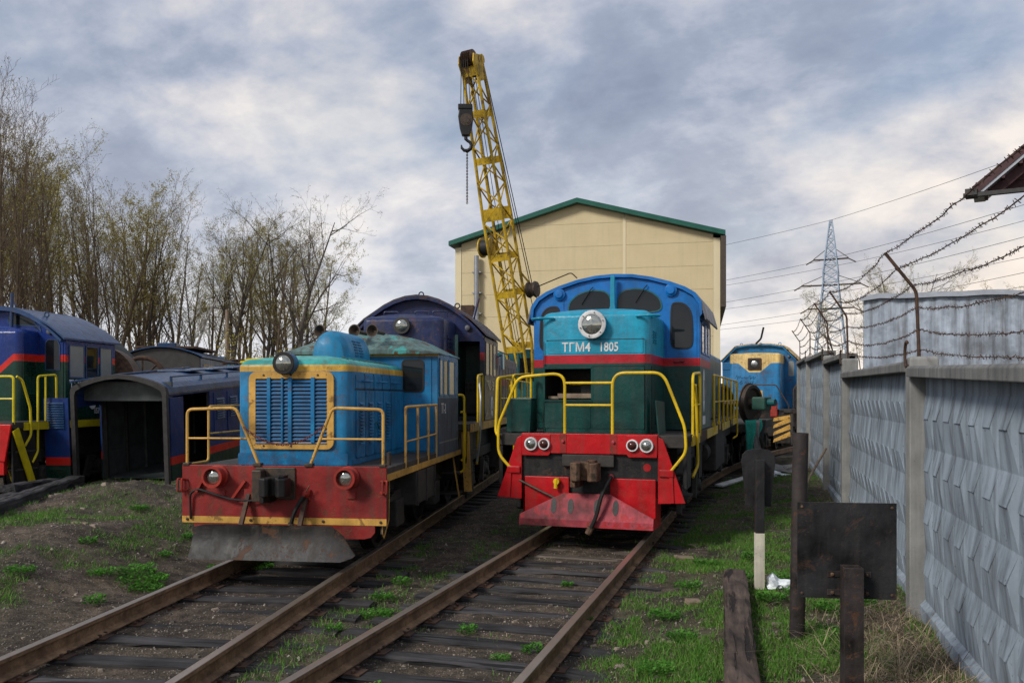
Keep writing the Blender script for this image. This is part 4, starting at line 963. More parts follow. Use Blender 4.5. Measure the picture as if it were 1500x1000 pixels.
# hand-cut stencil style lettering
text('lettering', 'ТГМ4', .185, M['m_white'], G, (-.50, .390, 2.695), (math.pi/2, 0, 0), sx=.92, bold=.003)
text('lettering', '1805', .185, M['m_white'], G, (.07, .390, 2.695), (math.pi/2, 0, 0), sx=.80, bold=.003)
for s in (-1, 1):
    rail_(G, [(s*.62, .38, 3.20), (s*.84, .30, 3.20), (s*.98, .42, 3.20), (s*.82, .6, 3.20)], M['m_lblue'], .018, 'grab_handle', .05)
    plate('side_door', M['m_green'], G, 'S' if s > 0 else 'L', rrect(.56, 1.3, 1.55, 2.48, .02, 2), s*GH, .010)
    door = MB().add([(s*.98, .25, 1.48), (s*1.02, .62, 1.48), (s*1.0, .62, 1.95), (s*.94, .22, 1.97)], [(0, 1, 2, 3)]).build('open_flap', M['m_green'], G)
    sm = door.modifiers.new('t', 'SOLIDIFY'); sm.thickness = .02
louvres(G, 'S', GH, .70, .82, 2.82, 3.02, 5, M['m_lblue']); louvres(G, 'S', GH, .90, 1.02, 2.82, 3.02, 5, M['m_lblue'])
MB().box(-1.38, -.98, .42, .72, 1.48, 2.0).build('side_locker', M['m_green'], G, False, .012)
plate('vent_flap', M['m_green'], G, 'S', rrect(.86, 1.0, 1.6, 1.9, .02, 2), GH+.012, .01)
# cab
gy0, gy1, gw = 1.92, 3.85, 1.39
garc = [(-1.39, 3.30), (-1.375, 3.50), (-1.28, 3.64), (-1.12, 3.74), (-.9, 3.83), (-.6, 3.92), (-.3, 3.975), (0, 3.99)]; garc = garc + [(-x, z) for x, z in reversed(garc[:-1])]
MB().prism([(-gw, 1.48), (gw, 1.48)] + list(reversed(garc)), 'y', gy0, gy1).build('cab', M['m_cab'], G, False, .012)
rs = [(x*1.02, z+.012) for x, z in garc]; rs2 = [(x*1.035, z+.05) for x, z in garc]
rs2[0] = (-1.50, 3.27); rs2[-1] = (1.50, 3.27); rs[0] = (-1.48, 3.25); rs[-1] = (1.48, 3.25)
MB().loft([[(x, y, z) for x, z in rs + rs2[::-1]] for y in (gy0-.05, gy1+.25)]).build('roof', M['m_roof'], G, True)
MB().loft([[(x*1.0, gy0-.058, z+.0) for x, z in garc] + [(x*1.03, gy0-.058, z+.05) for x, z in garc[::-1]], [(x*1.0, gy0-.0, z+.0) for x, z in garc] + [(x*1.03, gy0-.0, z+.05) for x, z in garc[::-1]]]).build('roof_edge', M['m_blue'], G, True)
for s in (-1, 1):
    w1 = [(.04, 3.40), (.04, 3.62), (.09, 3.73), (.19, 3.79), (.42, 3.80), (.62, 3.74), (.76, 3.62), (.80, 3.46), (.70, 3.38)]
    window(G, 'F', chaikin([(s*x, z) for x, z in w1], 2), gy0, M['teal'], M['glass'], .022, .014)
    w3 = [(.92, 3.46), (.96, 3.55), (1.14, 3.54), (1.27, 3.40), (1.29, 2.88), (1.23, 2.79), (.98, 2.79), (.92, 2.86)]
    plate('cab_door', M['m_cab'], G, 'F', [(s*x, z) for x, z in ((.86, 1.60), (1.34, 1.60), (1.34, 3.42), (1.18, 3.62), (.86, 3.62))], gy0, .010)
    window(G, 'F', chaikin([(s*x, z) for x, z in w3], 2), gy0-.010, M['hose'], M['glass'], .024, .014)
    MB().lathe((s*.93, gy0, 3.74), (0, -1, 0), [(.10, 0), (.10, .05), (.075, .06), (.06, .085), (.001, .09)], 18).build('marker_lamp', M['m_blue'], G, True)
    for a, b in ((2.10, 2.66), (2.72, 3.18), (3.22, 3.72)): window(G, 'S' if s > 0 else 'L', rrect(a, b, 2.72, 3.26, .04, 3), s*gw, M['m_blue'], M['glass2' if a > 2.7 else 'glass'], .03, .015)
for wx in (-.45, .45): rail_(G, [(wx+.1, gy0-.03, 3.84), (wx+.06, gy0-.05, 3.80), (wx-.1, gy0-.03, 3.56)], M['hose'], .009, 'wiper', .02)
MB().prism([(-.10, 3.34), (.08, 3.34), (.04, 3.50), (.035, 4.0), (-.035, 4.0), (-.04, 3.50)], 'y', gy0-.16, gy0-.10).build('wiper_post', M['m_lblue'], G, False, .008)
rail_(G, [(.98, gy0-.01, 2.58), (1.0, gy0-.06, 2.58), (1.12, gy0-.06, 2.59), (1.13, gy0-.01, 2.59)], M['m_pink'], .016, 'door_handle', .02)
em = MB(); em.loft([[(gw+.001, 2.55+.13*math.cos(a), 2.12+.36*math.sin(a)) for a in [2*math.pi*k/24 for k in range(24)]], [(gw+.005, 2.55+.13*math.cos(a), 2.12+.36*math.sin(a)) for a in [2*math.pi*k/24 for k in range(24)]]]); em.build('emblem', M['m_white'], G)
MB().prism([(2.50, 1.95), (2.56, 1.95), (2.60, 2.30), (2.54, 2.30)], 'x', gw+.004, gw+.008).build('emblem_mark', M['k_plate'], G); plate('data_plate', M['m_white'], G, 'S', rrect(2.35, 2.8, 1.56, 1.70, .01, 1), gw, .004)
# rear hood with diagonal red band
MB().prism([(3.85, 1.48), (12.0, 1.48), (12.0, 3.05), (3.85, 3.05)], 'x', -.98, .98).build('rear_hood', M['m_rear'], G, False, .06)
plate('stripe', M['m_red'], G, 'S', [(3.9, 2.35), (3.9, 2.58), (6.2, 3.02), (7.0, 3.02), (7.0, 2.95)], .98, .004); plate('lower_band', M['m_green'], G, 'S', [(3.9, 1.50), (11.9, 1.50), (11.9, 2.9), (7.0, 2.93), (3.9, 2.34)], .98, .006)
for k in range(6): plate('engine_door', M['m_green'], G, 'S', rrect(4.4+k*1.2, 5.4+k*1.2, 1.56, 2.30, .03, 3), .98, .018)
MB().box(-.5, .5, 6.0, 7.6, 3.05, 3.4).build('roof_fan', M['m_rear'], G, False, .05)
# deck, walkway rails, tanks
MB().box(-1.40, 1.40, .6, 12.5, 1.37, 1.47).build('deck', M['deck'], G, False, .01)
for s in (-1, 1):
    for k in range(10): MB().box(s*1.402-.012, s*1.402+.012, .62+k*1.18, .62+k*1.18+1.10, 1.30, 1.455).build('sill', M['m_yel'] if k % 3 != 1 else M['rust'], G)
    MB().box(s*1.15-.05, s*1.15+.05, .5, 12.4, 1.0, 1.36).build('frame_beam', M['under'], G)
    x = s*1.40
    for k in range(7):
        y = 4.45+k*1.25; rail_(G, [(x, y, 1.40), (x, y, 2.42)], RY, .022, 'stanchion'); MB().box(x-.03, x+.03, y-.05, y+.05, 1.36, 1.52).build('rail_foot', RY, G)
    rail_(G, [(x, 4.45, 2.40), (x, 4.5, 2.43), (x, 12.0, 2.43), (x, 12.15, 2.30), (x, 12.2, .95), (x-.1*s, 12.0, .88)], RY, .022); rail_(G, [(x, 4.45, 1.92), (x, 12, 1.92)], RY, .013, 'middle_rail')
    rail_(G, [(x, .75, 1.36), (x, .75, 2.30), (x, .85, 2.36), (x, 1.75, 2.40), (x, 1.8, 2.33), (x, 1.8, 1.40)], RY, .022); rail_(G, [(x+.03*s, .78, 2.2), (x+.03*s, .95, 1.9), (x+.05*s, 1.0, 1.0), (x, .75, .84)], RY, .022); rail_(G, [(x, .95, 1.9), (x, 1.8, 1.9)], RY, .014, 'middle_rail')
    MB().box(s*1.2-.18, s*1.2+.18, 5.2, 7.6, .55, 1.30).build('fuel_tank', M['under'], G, False, .03)
    MB().box(s*1.25-.02, s*1.25+.02, 3.0, 3.5, .62, 1.30).build('frame_plate', M['deck'], G); MB().cyl((s*1.1, 4.4, .95), (s*1.1, 5.0, .95), .2).build('air_tank', M['under'], G, True)
    for z in (.55, .85, 1.15): MB().box(s*1.2-.17, s*1.2+.17, .66, 1.0, z, z+.03).build('step', M['deck'], G)
rail_(G, [(-1.38, .0, 1.45), (-1.45, .12, 1.5), (-1.45, .2, 2.30), (-1.42, 1.0, 2.36), (-1.42, 1.0, 1.45)], RY, .024)
bogie(G, 2.25, 2.1, 2); bogie(G, 9.9, 2.1, 2)

# ------------------------------------------------------------------ generic road switcher: nose, arched cab, long hood
def switcher(R, sp):
    n0, n1, nw, nz, nt_ = sp['nose']; c0, c1, cw, ze, za = sp['cab']; h0, h1, hw_, hz_ = sp['hood']; D = sp['deck']; mt = sp['m']; dk = 1.54
    rhood(R, 'nose', mt['nose'], nw, n0, n1, dk, nz, nt_, .12, .18)
    if sp.get('facet'): arc = [(-cw, ze), (-cw*.62, za-.08), (-cw*.3, za), (cw*.3, za), (cw*.62, za-.08), (cw, ze)]
    else: arc = arcpts(cw, ze, za, 18, 2.0)
    sec = [(-cw, dk), (cw, dk)] + [(x, z) for x, z in reversed(arc)]
    cabo = MB().prism(sec, 'y', c0, c1).build('cab', mt['cab'], R, False, .01)
    if sp.get('opendoor'):
        cut(cabo, [(nw+.02, cw-.10, c0-.1, c0+1.0, 1.62, 3.12)])
        m = MB(); X0, X1, Y0, Y1, Z0, Z1 = nw+.025, cw-.105, c0+.03, c0+.99, 1.63, 3.11
        m.add([(X0,Y0,Z0),(X1,Y0,Z0),(X1,Y1,Z0),(X0,Y1,Z0),(X0,Y0,Z1),(X1,Y0,Z1),(X1,Y1,Z1),(X0,Y1,Z1)], [(0,1,2,3),(4,5,6,7),(1,2,6,5),(2,3,7,6),(3,0,4,7)]); m.build('cab_lining', M['m_green'], R)
        MB().box(X0+.02, X1-.02, c0+.75, c0+.95, 1.66, 2.35).build('control_desk', M['greydk'], R, False, .02)
        for k in range(8): MB().lathe((X0+.06+.09*(k % 4), c0+.74, 2.16+.11*(k//4)), (0, -1, 0), [(.035, 0), (.035, .012), (.001, .012)], 12).build('dial', M['grease'], R)
        plate('folded_door', paint('pale green door edge', (.16,.30,.26), .5, .3, .2), R, 'F', rrect(nw+.0, nw+.06, 1.6, 3.25, .01, 1), c0-.10, .03)
    else:
        plate('cab_door', mt['cab'], R, 'F', [(nw+.08, dk+.06), (cw-.05, dk+.06), (cw-.05, ze-.04), (cw-.14, ze+.1), (nw+.08, ze+.1)], c0, .012)
        window(R, 'F', [(nw+.14, ze-.62), (cw-.11, ze-.62), (cw-.11, ze-.10), (cw-.17, ze+.02), (nw+.20, ze+.02), (nw+.14, ze-.05)], c0-.012, mt['trim'], M[sp.get('doorglass', 'glass')], .02, .012)
    roofsheet(R, mt['roof'], arc, c0-.14, c1+.1, .04)
    m = MB(); m.loft([[(x, y, z) for x, z in arc] + [(x*.985, y, z-.05) for x, z in arc[::-1]] for y in (c0-.15, c0-.0)]); m.build('roof_visor', mt['trim'], R, True)
    for s in (-1, 1):
        fa = [(s*.10, nt_+.03), (s*nw*1.0, nt_+.0), (s*nw*1.02, min(ze+.22, za-.25)), (s*.62, za-.17), (s*.10, za-.10)]
        if not sp.get('nofront'): window(R, 'F', chaikin(fa, 1), c0, mt['trim'], M['glass'], .02, .012)
        for i, (a, b) in enumerate(((.10, .62), (.66, 1.10), (1.16, 1.62))):
            if c0+b < c1: window(R, 'S' if s > 0 else 'L', rrect(c0+a, c0+b, ze-.78, ze-.08, .03, 3), s*cw, mt['trim'], M['glass2' if i != 1 else 'glass'], .03, .014)
        MB().lathe((s*(cw-.34), c0-.0, ze+.17), (0, -1, 0), [(.05, 0), (.055, .05), (.04, .06), (.001, .065)], 14).build('marker_lamp', mt.get('lampm', M['m_roof']), R, True)
    for x in (-.75, .0, .75):
        zr = ze+(za-ze)*(1-(abs(x)/cw)**2)+.03 if not sp.get('facet') else za-.02
        MB().tube([(x+.05*math.cos(a), c0+.3, zr+.06+.05*math.sin(a)) for a in [2*math.pi*k/10 for k in range(11)]], .014, 6).build('lifting_eye', mt['trim'], R, True)
    # long hood
    if not sp.get('bare'):
        rhood(R, 'long_hood', mt['hood'], hw_, h0, h1, dk, hz_-.12, hz_+.04, .05, .2)
        for s in (-1, 1):
            k = 0; y = h0+.5
            while y < h1-.6:
                d = plate('engine_door', mt['hood'], R, 'S' if s > 0 else 'L', rrect(y, y+.55, dk+.1, hz_-.30, .03, 2), s*hw_, .016); y += .62; k += 1
            rail_(R, [(s*hw_*.8, h0+.3, hz_), (s*hw_*.8, h0+.3, hz_+.14), (s*hw_*.8, h1-.4, hz_+.14), (s*hw_*.8, h1-.4, hz_)], mt['trim'], .018, 'roof_rail')
        MB().box(-.55, .55, h0+3.5, h0+5.5, hz_, hz_+.35).build('roof_fan', mt['hood'], R, False, .06)
    # deck, rails, steps, running gear
    d0, d1, dw = D
    MB().box(-dw, dw, d0, d1, dk-.12, dk).build('deck', M['deck'], R, False, .01)
    for s in (-1, 1):
        MB().box(s*(dw+.003)-.012, s*(dw+.003)+.012, d0+.3, d1, dk-.16, dk-.012).build('sill', mt['sill'], R)
        x = s*dw
        rail_(R, [(x, c0-1.0, .75), (x, c0-.85, .95), (x, c0-.85, 2.42), (x, c0-.30, 2.46), (x, c0-.28, 1.54)], mt['rail'], .022)
        rail_(R, [(x, c0-.62, 1.54), (x, c0-.62, 2.44)], mt['rail'], .018, 'stanchion')
        y = c1+.4; pts = []
        while y < d1-.3: rail_(R, [(x, y, 1.5), (x, y, 2.44)], mt['rail'], .02, 'stanchion'); y += 1.5
        rail_(R, [(x, c1+.4, 2.44), (x, d1-.3, 2.44)], mt['rail'], .02); rail_(R, [(x, c1+.4, 1.98), (x, d1-.3, 1.98)], mt['rail'], .014, 'middle_rail')
        # front steps
        MB().prism([(d0+.02, dk-.12), (d0+.62, dk-.12), (d0+.80, .22), (d0+.05, .22)], 'x', x-.02*s, x-.06*s).build('step_side', M['black_p'], R, False, .006)
        for z in (.28, .62, .96): MB().box(x-s*.36 if s > 0 else x, x if s > 0 else x-s*.36, d0+.1, d0+.7, z, z+.03).build('step', M['deck'], R)
        sm = sp.get('stepstripe')
        if sm: MB().bar((x-.3*s, d0+.03, .25), (x-.0*s, d0+.03, 1.4), .12, .02, (0, 1, 0)).build('step_stripe', sm, R)
        MB().box(s*1.15-.2, s*1.15+.2, (d0+d1)/2-1.4, (d0+d1)/2+1.4, .4, 1.3).build('fuel_tank', M['under'], R, False, .04)
    MB().box(-1.1, 1.1, d0+.05, d1-.05, .95, dk-.12).build('frame', M['under'], R)
    MB().box(-1.2, 1.2, d0, d0+.1, .55, dk-.01).build('buffer_beam', sp.get('beam', M['black_p']), R, False, .01)
    coupler(R, 0, d0-.02, .98, M['coup'])
    bogie(R, d0+3.1, 1.9, 3, 1.12); bogie(R, d1-3.1, 1.9, 3, 1.12)
    return R
T = thing('diesel_locomotive', 'dusty dark blue locomotive with arched cab behind the small blue shunter', 'locomotive', (-6.813, 15.894, 0), LY)
switcher(T, dict(nose=(-1.25, .02, .78, 3.42, 3.60), cab=(0, 1.95, 1.36, 3.22, 4.02), hood=(1.95, 8.9, .98, 3.12), deck=(-2.0, 9.3, 1.36), opendoor=True, nofront=True,
    m=dict(nose=M['t_nose'], cab=M['t_cab'], hood=M['t_hood'], roof=M['t_roof'], trim=M['t_nose'], rail=M['m_yel'], sill=M['k_yel'])))
lamp(T, 0, -1.25, 3.34, .155, M['greydk'], M['lens'], .09, 'headlight', M['greydk'])
for x in (-.45, .15, .5): rail_(T, [(x, -.9, 3.52), (x, -.9, 3.64), (x+.28, -.9, 3.64), (x+.28, -.9, 3.52)], M['t_nose'], .014, 'grab_handle', .03)
for k in range(12): MB().box(.772, .80, -.95, -.45, 2.30+k*.075, 2.345+k*.075).build('nose_louvre', M['t_hood'] if k < 8 else M['t_nose'], T)
plate('nose_stripe', M['k_plate'], T, 'S', rrect(-1.1, -.02, 2.74, 2.90, .01, 1), .78, .004)
text('lettering', 'ТЭМ2-138', .26, M['glass2'], T, (1.3685, .16, 2.16), (math.pi/2, 0, math.pi/2), sx=.9)
m = MB(); m.loft([[(1.36+o, 1.0+.16*math.cos(a), 1.94-.12+.22*math.sin(a)) for a in [2*math.pi*k/24 for k in range(24)]] for o in (.001, .006)]); m.build('emblem', M['m_white'], T)
MB().prism([(.95, 1.72), (1.08, 1.72), (1.08, 1.76), (1.02, 1.78), (1.02, 1.95), (.98, 1.95)], 'x', 1.366, 1.369).build('emblem_mark', M['black_p'], T)
text('lettering', '03187', .10, M['glass2'], T, (1.3685, .12, 1.62), (math.pi/2, 0, math.pi/2))
MB().box(1.42, 1.47, 1.98, 2.22, 2.62, 2.98).build('rear_mirror', plain('pale blue mirror', (.25,.52,.68), .2), T, False, .02); rail_(T, [(1.36, 1.95, 2.9), (1.45, 2.0, 2.95)], M['grease'], .012, 'mirror_arm')
rail_(T, [(1.36, -.75, 2.42), (1.44, -1.0, 2.0), (1.44, -1.1, 1.2), (1.38, -1.15, .8)], M['galv'], .02, 'grab_pole')
MB().box(.45, .75, 2.3, 2.6, 3.7, 4.1).build('exhaust_stack', M['rust'], T, False, .02); rail_(T, [(.9, 1.4, 3.7), (1.0, 1.5, 4.15)], M['t_nose'], .03, 'aerial')
MB().bar((1.37, -2.0, .35), (1.30, -1.9, 1.40), .14, .025, (0, 1, 0)).build('step_stripe', M['k_yel'], T)
Q = thing('diesel_locomotive', 'glossy blue and green locomotive with bright red stripe beside the tree belt', 'locomotive', tuple((QO[0]-16.28*math.sin(LY), QO[1]+16.28*math.cos(LY), 0)), LY)
switcher(Q, dict(nose=(-.58, .02, .80, 3.28, 3.46), cab=(0, 1.75, 1.38, 3.18, 3.84), hood=(1.75, 11.5, .95, 2.9), deck=(-1.55, 12.2, 1.38), doorglass='glass', bare=True,
    m=dict(nose=M['q_nose'], cab=M['q_body'], hood=M['q_body'], roof=M['q_roof'], trim=M['q_roof'], rail=M['q_yel'], sill=M['q_yel']), beam=M['q_red']))
text('lettering', 'ТЭМ2-577', .27, M['m_white'], Q, (1.3885, .10, 2.17), (math.pi/2, 0, math.pi/2), sx=.9, bold=.004)
text('lettering', '1579387', .17, M['m_white'], Q, (1.3885, .95, 1.66), (math.pi/2, 0, math.pi/2), sx=.75, bold=.004)
m = MB(); m.loft([[(1.38+o, .9+.14*math.cos(a), 1.95+.2*math.sin(a)) for a in [2*math.pi*k/20 for k in range(20)]] for o in (.001, .006)]); m.build('emblem', M['m_white'], Q)
for s in (-1, 1):
    rail_(Q, [(s*1.36, -1.5, 1.5), (s*1.36, -1.5, 2.40), (s*.40, -1.52, 2.40), (s*.40, -1.52, 1.5)], M['q_yel'], .024); rail_(Q, [(s*1.36, -1.5, 1.98), (s*.40, -1.52, 1.98)], M['q_yel'], .016, 'middle_rail')
    rail_(Q, [(s*1.36, -1.42, 2.40), (s*1.40, -1.32, 2.34), (s*1.42, -1.12, 1.80), (s*1.42, -1.10, 1.28), (s*1.38, -1.22, 1.08)], M['q_yel'], .024)
    MB().bar((s*1.40, -1.50, 1.40), (s*1.40, -.98, .25), .03, .16).build('step_stripe', M['q_yel'], Q); MB().bar((s*1.02, -1.50, 1.40), (s*1.02, -.98, .25), .03, .10).build('step_stripe', M['q_yel'], Q)
    plate('nose_door', M['q_body'], Q, 'S' if s > 0 else 'L', rrect(-.45, -.06, 1.65, 3.1, .03, 3), s*.80, .01); louvres(Q, 'S' if s > 0 else 'L', s*.81, -.40, -.12, 2.45, 2.75, 7, M['q_body']); louvres(Q, 'S' if s > 0 else 'L', s*.81, -.40, -.12, 1.7, 2.1, 9, M['q_body'])
    MB().prism([(s*1.38, 1.5), (s*1.05, 1.5), (s*1.0, .85), (s*1.25, .80)], 'y', -1.60, -1.555).build('red_corner', M['q_red'], Q, False, .01)
rail_(Q, [(.25, -.1, 3.45), (.27, -.1, 4.15)], M['q_roof'], .035, 'aerial')
# far blue and cream locomotive
U = thing('diesel_locomotive', 'blue locomotive with cream nose top and roof at the fence end', 'locomotive', (-.62, 34.2, 0), -.125)
switcher(U, dict(nose=(0, 1.3, .95, 3.62, 3.72), cab=(1.3, 3.2, 1.46, 3.42, 4.08), hood=(3.2, 11, .95, 3.2), deck=(-1.0, 12, 1.45), facet=True, nofront=True, doorglass='glass2',
    m=dict(nose=M['b_nose'], cab=M['b_cab'], hood=M['b_cab'], roof=M['b_roof'], trim=M['b_cab'], rail=M['coup'], sill=M['rust'])))
bx_ = MB().box(-.26, .26, -.06, .02, 3.04, 3.50).build('headlight', M['rust'], U, False, .04); MB().box(-.19, .19, -.075, -.05, 3.11, 3.43).build('lens', M['grease'], bx_); MB().lathe((0, -.072, 3.27), (0, -1, 0), [(.13, 0), (.09, .012), (.001, .02)], 18).build('bulb', M['refl'], bx_, True)
MB().box(-1.25, -.9, .1, .4, 3.05, 3.35).build('side_box', M['b_cab'], U, False, .02)
rail_(U, [(-.2, -.9, 1.54), (-.2, -.9, 2.45), (.9, -.9, 2.45), (1.35, -.9, 1.7), (1.38, -.9, 1.2)], M['coup'], .024); rail_(U, [(1.40, .3, 1.54), (1.40, .3, 2.3), (1.42, 1.2, 2.5), (1.42, 1.2, 1.54)], M['coup'], .024)
MB().prism([(.72, 1.35), (1.40, 1.35), (1.46, .30), (.86, .30)], 'y', -1.08, -1.02).build('hazard_plate', paint('hazard paint', (.012,.012,.012), .5, .3, .1), U)
for k in range(4):
    z = .32+k*.26; MB().prism([(.82+.0*k, z), (.85, z+.13), (1.42, z+.42 if z < .9 else 1.34), (1.44, z+.24 if z < 1.0 else 1.2)], 'y', -1.086, -1.07).build('hazard_stripe', M['k_yel'], U)
MB().box(.72, .98, -1.12, -1.02, 1.25, 1.85).build('red_corner', M['k_lampred'], U, False, .05)
plate('number_panel', M['m_white'], U, 'F', rrect(-.25, .1, 1.75, 2.2, .02, 2), 0, .004); plate('number_panel', M['k_yel'], U, 'F', rrect(.1, .30, 1.6, 2.25, .02, 2), 0, .004)
rail_(U, [(-.1, 1.0, 4.1), (.1, 1.0, 4.3), (.2, 1.0, 4.75)], M['grease'], .04, 'horn')
m = MB(); rr = random.Random(5)
for k in range(5):
    for j in range(2):
        x = -.75+k*.16; z = 2.72-j*.2; m.tube([(x+rr.uniform(0, .04), -.005, z), (x+rr.uniform(.02, .1), -.005, z+rr.uniform(.05, .14)), (x+rr.uniform(.04, .12), -.005, z-rr.uniform(0, .06)), (x+.15, -.005, z+rr.uniform(0, .1))], .008, 4)
stuff(m.build('scrawl', M['grease'], U))
# ------------------------------------------------------------------ rail crane
CR = Vector((-9.0, 28.9, 0)); cr = thing('rail_crane', 'yellow lattice boom crane with hanging hook block behind the locomotives', 'crane', tuple(CR), 0)
FT = Vector((-8.17, 28.35, 2.50))-CR; TP = Vector((-9.05, 25.47, 12.45))-CR
d_ = (TP-FT).normalized(); cr_right = Vector((math.cos(YAW), math.sin(YAW), 0)); cr_fwd = Vector((-math.sin(YAW), math.cos(YAW), 0))
e1 = (cr_right*math.cos(R_(27)) - cr_fwd*math.sin(R_(27))); e1 = (e1 - d_*e1.dot(d_)).normalized(); e2 = d_.cross(e1).normalized()
if e2.dot(cr_fwd) < 0: e2 = -e2
LB = (TP-FT).length; bw = lambda t: .36*(.62+.38*min(1, t/.12)) if t < .12 else (.36 if t < .55 else .36-.11*(t-.55)/.45)
bp = lambda a, b, t: FT + d_*(LB*t) + e1*a*bw(t) + e2*b*bw(t)*.9
for a, b in ((-1, -1), (1, -1), (-1, 1), (1, 1)):
    MB().tube([bp(a, b, t) for t in (0, .12, .34, .55, .8, 1.0)], .052, 8).build('boom_chord', M['crane'], cr, True)
ts = [.12+.88*k/15 for k in range(16)]
for i, (t0, t1) in enumerate(zip(ts[:-1], ts[1:])):
    for f in range(4):
        c = [((-1, -1), (1, -1)), ((1, -1), (1, 1)), ((1, 1), (-1, 1)), ((-1, 1), (-1, -1))][f]
        p, q = (c[0], c[1]) if (i+f) % 2 else (c[1], c[0])
        MB().tube([bp(*p, t0), bp(*q, t1)], .026, 6).build('brace', M['crane'], cr, True)
for t in (.12, .30, .42, .55, .56, .72, .86, .985):
    for b in (-1, 1):
        A, B = bp(-1, b, t), bp(1, b, t); off = d_*.0
        MB().bar(A, B, .03, .30 if t in (.55, .56, .985) else .22, d_).build('batten_plate', M['crane'], cr)
# boom head with sheaves
hd_ = FT+d_*LB
for s in (-1, 1):
    MB().loft([[hd_+e1*(s*.26+o)-e2*.25-d_*.5, hd_+e1*(s*.26+o)+e2*.30-d_*.45, hd_+e1*(s*.26+o)+e2*.22+d_*.30, hd_+e1*(s*.26+o)-e2*.30+d_*.34, hd_+e1*(s*.26+o)-e2*.42+d_*.1] for o in (-.02, .02)]).build('head_plate', M['crane'], cr, False, .01)
for k in range(5):
    MB().lathe(hd_+e1*(-.20+k*.075)-e2*.12+d_*.22, e1, [(.25, 0), (.27, .012), (.20, .025), (.20, .035), (.27, .05), (.25, .062), (.03, .06)], 22).build('sheave', M['coupr'], cr, True)
for k in range(2): MB().lathe(hd_+e1*(.12+k*.1)+e2*.22+d_*.18, e1, [(.15, 0), (.16, .012), (.11, .03), (.16, .05), (.15, .06), (.02, .06)], 18).build('sheave', M['crane'], cr, True)
# hook block
hb_ = hd_-e2*.36+d_*.1; hx = Vector((hb_.x-.02, hb_.y, 0)); zt = hb_.z
zb1 = 10.75; blk = thing('hook_block', 'black hook block with chain hanging from the crane boom head', 'hook', (CR.x+hx.x, CR.y+hx.y, 10.15), YAW); blk.scale = (.8, .8, .8)
m = MB(); m.loft([[(-.30+e, -.13, z), (.30-e, -.13, z), (.30-e, .13, z), (-.30+e, .13, z)] for z, e in ((0, .15), (.3, .06), (.75, 0), (1.05, .05))]); m.build('housing', M['grease'], blk, False, .03)
MB().box(-.30, .26, -.16, .16, 1.02, 1.22).build('top_weight', M['grease'], blk, False, .03)
for k in range(3): MB().lathe((.02, -.135-.012*k, .60-.01*k), (0, -1, 0), [(.24-.06*k, 0), (.24-.06*k, .012), (.001, .014)], 22).build('cheek_disc', M['coup'], blk, True)
MB().cyl((0, 0, -.14), (0, 0, .05), .07, 12).build('swivel', M['grease'], blk, True)
hk = [(.0, 0, -.12)] + [(.02+.20*math.cos(a), 0, -.38+.20*math.sin(a)) for a in [R_(k) for k in (75, 40, 5, -35, -75, -115, -155, -190)]]
MB().tube(hk, [.06, .06, .065, .07, .075, .075, .065, .05, .025], 10).build('hook', M['grease'], blk, True)
for k in range(34):
    p = Vector((.05, 0, -.56-k*.062)); sdv = Vector((1, 0, 0)) if k % 2 else Vector((0, 1, 0)); m = MB()
    m.tube([p+Vector((0, 0, 1))*math.cos(a)*.05+sdv*math.sin(a)*.030 for a in [2*math.pi*j/8 for j in range(9)]], .012, 5); m.build('chain_link', M['coup'], blk, True)
blkp = Vector((hx.x, hx.y, 10.15))
for k in range(4): MB().tube([blkp+cr_right*(-.16+k*.1)+Vector((0, 0, .95)), hd_+e1*(-.17+k*.075)-e2*.36+d_*.2], .013, 6).build('hoist_rope', M['rope'], cr)
# luffing gear behind the boom
pu = Vector((-7.14, 25.53, 5.42))*1.0; pu = Vector((-7.72, 27.75, 5.62))-CR
rt = hd_+e1*.2+e2*.30+d_*.2
for o in (-.04, .04): MB().tube([rt+e1*o, pu+e1*o], .016, 6).build('luffing_rope', M['rope'], cr)
MB().lathe(pu-e1*.2, e1, [(.02, 0), (.26, .04), (.28, .1), (.22, .18), (.22, .24), (.28, .32), (.26, .38), (.02, .42)], 20).build('luffing_block', M['coup'], cr, True)
for o in (-.18, .18): MB().bar(pu+Vector((0, 0, o*.6)), bp(1, 1, .34)+Vector((0, 0, o)), .05, .06).build('block_arm', M['crane'], cr)
MB().tube(rnd([pu+Vector((.2, 0, .1)), pu+Vector((1.3, .2, .55)), pu+Vector((1.5, .2, .35))], .1), .02, 6).build('bent_pipe', M['coup'], cr, True)
for o in (-.12, .12): MB().tube([pu+e1*o, Vector((.9, 2.2, 3.0))], .014, 6).build('luffing_rope', M['rope'], cr)
dm = bp(-1.0, 0, .455)
dr_ = MB().lathe(dm-e1*.42, e1, [(.05, 0), (.33, .01), (.33, .05), (.22, .06), (.22, .34), (.30, .35), (.30, .40), (.05, .41)], 22).build('rope_drum', M['crane'], cr, True); MB().lathe(dm-e1*.35, e1, [(.27, 0), (.27, .26)], 22).build('wound_rope', M['rope'], dr_, True)
for o in (-.10, .08): MB().tube([bp(-.2+o*2, 0, .46), bp(-.1+o*2, .2, .97)], .012, 6).build('inner_rope', M['rope'], cr); MB().tube([bp(-.2+o*2, 0, .46), bp(0+o*2, .3, .03)], .012, 6).build('inner_rope', M['rope'], cr)
